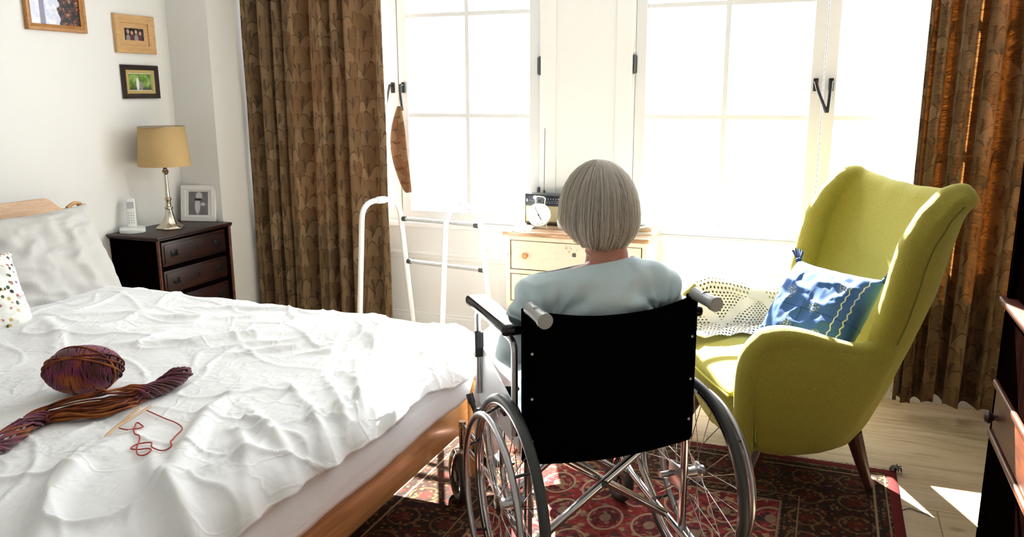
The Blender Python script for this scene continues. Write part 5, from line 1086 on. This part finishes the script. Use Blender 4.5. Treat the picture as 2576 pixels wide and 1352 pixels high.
for s_ in (1, -1):
    # padded roll on the wing's front edge
    pts = []; rs = []
    for k in range(26):
        t = k/25; z = .545+(1.070-.545)*t; pts.append(Vector((interp(wing_x, z)-.004, s_*(HWD-.014+.008*math.sin(PI*t)), z))); rs.append(.036+.012*math.sin(PI*min(1, t*1.05)))
    pts += [Vector((interp(wing_x, 1.09)-.02, s_*(HWD-.015), 1.082)), Vector((-.475, s_*(HWD-.03), 1.082))]; rs += [.036, .026]
    tube(hull, smooth_path(pts, 2), [rs[min(len(rs)-1, i//2)] for i in range(2*len(pts)-1)], 18, flat=1.0)
    sp_ = [Vector((interp(wing_x, z)-.030, s_*(HWD+.030), z)) for z in [.58+.02*k for k in range(24)]]
    # arm: S-curved roll, then the side panel below
    armc = [(.255, .19), (.262, .30), (.262, .44), (.250, .53), (.215, .583), (.16, .598), (.08, .588), (-.02, .560), (-.12, .540), (-.19, .548), (-.235, .565)]
    ap = smooth_path([(x_, s_*(HWD-.0), z_) for x_, z_ in armc], 6); rr = []
    for k in range(len(ap)): t = k/(len(ap)-1); rr.append(.030+.014*math.sin(PI*min(1, t*1.3))**1+(.006 if t > .4 else 0)-.012*ss(.93, 1, t))
    bm = B(); tube(bm, ap, rr, 18); arm = finish('arm', bm, M['wool'], ar, 179)
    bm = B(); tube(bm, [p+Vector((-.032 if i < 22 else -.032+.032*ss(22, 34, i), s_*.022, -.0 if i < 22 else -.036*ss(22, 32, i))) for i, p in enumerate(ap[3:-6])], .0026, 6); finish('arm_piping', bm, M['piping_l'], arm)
    def sidep(u, v):
        xf = .250-.045*(1-v)**2; xb_ = interp(back_x, .165+(v)*.42)+.02; xb_ = xb_+.10; x = xf+(xb_-xf)*u
        zt = interp(sorted([(-a, b) for a, b in armc[3:]]), -x) if x < .25 else .53; zb = .168+.045*abs(1-u)**3*.6+.012*u**2; z = zb+(zt-.0-zb)*v
        bulge = .020*math.sin(PI*v)**.7*math.sin(PI*min(1, u*1.02))**.5; inn = inset(z)*(.6+.4*u)-.008
        return Vector((x, s_*(HWD+.005+bulge-inn), z))
    thick(sidep, 40, 26, .045, hull)
    # legs
    for (xt, xb2, yt, yb) in ((.165, .245, .30, .335), (-.175, -.235, .30, .335)):
        bm = B(); tube(bm, [(xt, s_*yt, .215), (xt+(xb2-xt)*.5, s_*(yt+yb)/2, .11), (xb2, s_*yb, .010)], [.030, .023, .014], 16); finish('leg', bm, M['oak_dark'], ar)
# bottom hull, rear hull, front rail and seat cushion
def rear(u, v):
    z = .165+.30*v; path = shell_path(max(z, .18)); y = (1-2*u)*(HWD-.05*(1-v)); return Vector((interp(back_x, z)+.025+.05*abs(1-2*u)**6, y, z))
def frontp(u, v):
    y = (u*2-1)*(HWD-.03); z = .155+.20*v+.030*(1-v)*abs(u*2-1)**2; return Vector((.225+.035*(1-(u*2-1)**2)-.03*(1-v)**2, y, z))
thick(frontp, 24, 14, .035, hull)
box(hull, -.15, .19, -HWD+.09, HWD-.09, .185, .235)
def hullfn(p, n_): return p+n_*(.0045+.003*N3(p.y*4, p.z*3, 2)+.0016*math.sin(p.y*38-p.z*26)*ss(.92, 1.06, p.z)*ss(.30, .05, abs(p.y)))
hull_o = remesh('backrest', hull, M['wool'], ar, .0095, 16, hullfn)
hbv = BVHTree.FromPolygons([v.co for v in hull_o.data.vertices], [p.vertices[:] for p in hull_o.data.polygons])
for s_ in (1, -1):
    pp_ = []
    for k in range(46):
        z = .575+.0107*k; x = interp(wing_x, z)-.036-.020*ss(.80, 1.05, z); hit = hbv.ray_cast(Vector((x, s_*.8, z)), Vector((0, -s_, 0)))[0]
        if hit and abs(hit.y) > .3: pp_.append(hit+Vector((0, s_*.0008, 0)))
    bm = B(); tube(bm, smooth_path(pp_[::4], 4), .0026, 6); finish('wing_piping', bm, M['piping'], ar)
bmh = B(); bmh.from_mesh(hull_o.data); low = B(); low.from_mesh(hull_o.data)
def is_low(f): c_ = f.calc_center_median(); return c_.z < .562
bmesh.ops.delete(bmh, geom=[f for f in bmh.faces if is_low(f)], context='FACES'); bmesh.ops.delete(low, geom=[f for f in low.faces if not is_low(f)], context='FACES')
bmh.to_mesh(hull_o.data); bmh.free(); hull_o.data.shade_smooth(); me = bpy.data.meshes.new('seat_frame'); low.to_mesh(me); low.free(); link('seat_frame', me, M['wool'], ar, 179)
hull_o['label'] = 'tall curved back with two wings'
def cushf(u, v, sg):
    a, b = u*2-1, v*2-1; e_ = max(0, 1-abs(a)**6)**.5*max(0, 1-abs(b)**6)**.5; x = .030+a*.278; y = b*(.318+.008*a); x += .018*(1-b*b)*(a > 0)*a
    return Vector((x, y, .385+sg*(.035*e_+.022*e_*e_*(1-.5*a*a))))
bm = B(); grid(bm, 44, 44, lambda u, v: cushf(u, v, 1)); grid(bm, 44, 44, lambda u, v: cushf(u, v, -1)); bmesh.ops.remove_doubles(bm, verts=bm.verts[:], dist=.0005); sc_ = finish('seat_cushion', bm, M['wool'], ar, 179)
bm = B(); tube(bm, [cushf(1, k/40, 1)+Vector((.001, 0, .0)) for k in range(41)], .0042, 8); finish('cushion_piping', bm, M['piping_l'], sc_)

# blue cushion leaning in the chair
Rz = Matrix.Rotation(ATH, 4, 'Z'); AM = Matrix.Translation((AX, AY, 0)) @ Rz
def am(p): return AM @ Vector(p)
def amd(p): return Rz.to_3x3() @ Vector(p)
cpos = am((-.095, .10, .600)); cm = place(cpos, amd((-.30, 1, .02)), amd((-.60, .06, .9)))
cu_ = pillow('cushion', .44, .40, .15, M['blue'], cm, 5, .008); tag(cu_, 'blue cotton cushion with embroidered sprigs and navy corner tassels on the green armchair', 'cushion')
for (a, b) in ((-1, 1), (1, 1)):
    base = Vector((a*.212, 0, b*.190)); bm = B(); r_ = random.Random(3+a)
    for k in range(26):
        d = Vector((a*r_.uniform(.2, 1.0), r_.uniform(-.5, .5), b*r_.uniform(.4, 1.0))).normalized(); tube(bm, [cm @ base, cm @ (base+d*.022), cm @ (base+Vector((a*.012, 0, b*.012))+d*.046)], .0024, 4)
    sphere(bm, cm @ (base+Vector((a*.006, 0, b*.006))), .012, 12, 8); t_ = finish('tassel', bm, M['tassel'], cu_)
# lace cloth over the far arm, running down onto the seat
def lace(u, v):
    x = .285-.50*u; s = v                                  # v: outside of the far arm -> over it -> down the inside -> seat
    za = interp(sorted([(-a, b) for a, b in armc[3:]]), -min(x, .249))+.052 if x < .25 else .60
    if x > .22: za -= (x-.22)*.5
    if s < .25: y = -HWD-.058-.006*math.sin(u*20); z = za-.05-(.25-s)*.9
    elif s < .45: t = (s-.25)/.20*PI; y = -HWD-.054*math.cos(t); z = za-.045+.050*math.sin(t)
    elif s < .75: t = (s-.45)/.30; y = -HWD+.054+.010*t+.006*math.sin(u*24+3*N3(u*3, 1)); z = (za-.045)*(1-t)+.452*t
    else: t = (s-.75)/.25; y = -HWD+.064+.145*t*(.8+.35*N3(u*4, 3)+.3*(1-u)); z = .452+.012*abs(math.sin(u*14+t*5))+.006*math.sin(t*9+u*5)
    return Vector((x, y, z+.003*N3(u*10, v*10)))
bm = B(); grid(bm, 70, 90, lace, uv=lambda a, b: (a*.50, b*.62)); lc = finish('lace_throw', bm, M['lace'], None, 179); lc.data.transform(AM); solid(lc, .002, 0); apply_mods(lc); tag(lc, 'cream crochet lace cloth draped over the far arm of the green armchair', 'lace cloth')

# ------------------------------------------------------------------ dark bureau at the right picture edge; its drawers face left
KX, KY, KD, KL = .53, 2.775, .50, .90
cb = empty('bureau', 'tall dark mahogany bureau with red-brown drawers at the right picture edge', 'bureau', (KX+KD/2, KY-KL/2, 0)); kl = -Vector(cb.location)
bm = B(); box(bm, KX+.018, KX+KD, KY-.022, KY, .05, 1.62, .002); box(bm, KX+.018, KX+KD, KY-KL, KY-KL+.022, .05, 1.62, .002); box(bm, KX+KD-.012, KX+KD, KY-KL+.02, KY-.02, .05, 1.62)
for z_ in (.06, .385, .54, .80, 1.2, 1.61): box(bm, KX+.018, KX+KD-.01, KY-KL+.02, KY-.02, z_-.010, z_+.010)
finish('carcass', bm, M['mahogany_shaded'], cb, 20, kl)
bm = B(); box(bm, KX, KX+.020, KY-.030, KY, .05, 1.62, .002); box(bm, KX, KX+.020, KY-KL, KY-KL+.03, .05, 1.62, .002); box(bm, KX+.002, KX+.020, KY-KL+.03, KY-.03, .05, .375); box(bm, KX+.004, KX+.020, KY-KL+.03, KY-.03, .555, .79)
finish('face_frame', bm, M['mahogany_shaded'], cb, 20, kl)
bm = B(); box(bm, KX-.018, KX+KD, KY-KL-.01, KY+.006, .795, .812, .006, 3); box(bm, KX-.010, KX+KD, KY-KL-.006, KY+.003, .783, .795, .003); finish('desk_ledge', bm, M['red_wood'], cb, 30, kl)
for z_ in (.545, .385):
    bm = B(); box(bm, KX-.012, KX+.004, KY-KL+.02, KY-.020, z_-.010, z_+.010, .006, 3); finish('moulding', bm, M['red_wood'], cb, 30, kl)
bm = B(); box(bm, KX-.004, KX+.014, KY-KL+.04, KY-.045, .402, .528, .003); d = finish('drawer', bm, M['red_wood'], cb, 30, kl)
for yy in (KY-.115, KY-KL+.115):
    bm = B(); lathe(bm, [(.009, 0), (.008, .010), (.017, .018), (.020, .027), (.014, .034), (.004, .037)], 20, (KX-.004, yy, .462), mat=Matrix.Rotation(-PI/2, 4, 'Y')); finish('knob', bm, M['mahogany'], d)
for z0_, z1_ in ((.07, .215), (.225, .365)):
    bm = B(); box(bm, KX-.002, KX+.010, KY-KL+.045, KY-.05, z0_, z1_, .003); finish('lower_drawer', bm, M['mahogany_shaded'], cb, 30, kl)
for yy in (KY-.03, KY-KL+.03):
    for xx in (KX+.03, KX+KD-.03): bm = B(); box(bm, xx-.032, xx+.030, yy-.030, yy+.030, 0, .05, .008, 3); finish('foot', bm, M['mahogany_shaded'], cb, 30, kl)
bm = B(); box(bm, KX+.018, KX+.03, KY-KL+.03, KY-.03, .82, 1.60); finish('fall_front', bm, M['mahogany_shaded'], cb, 20, kl)
bpy.context.view_layer.update()
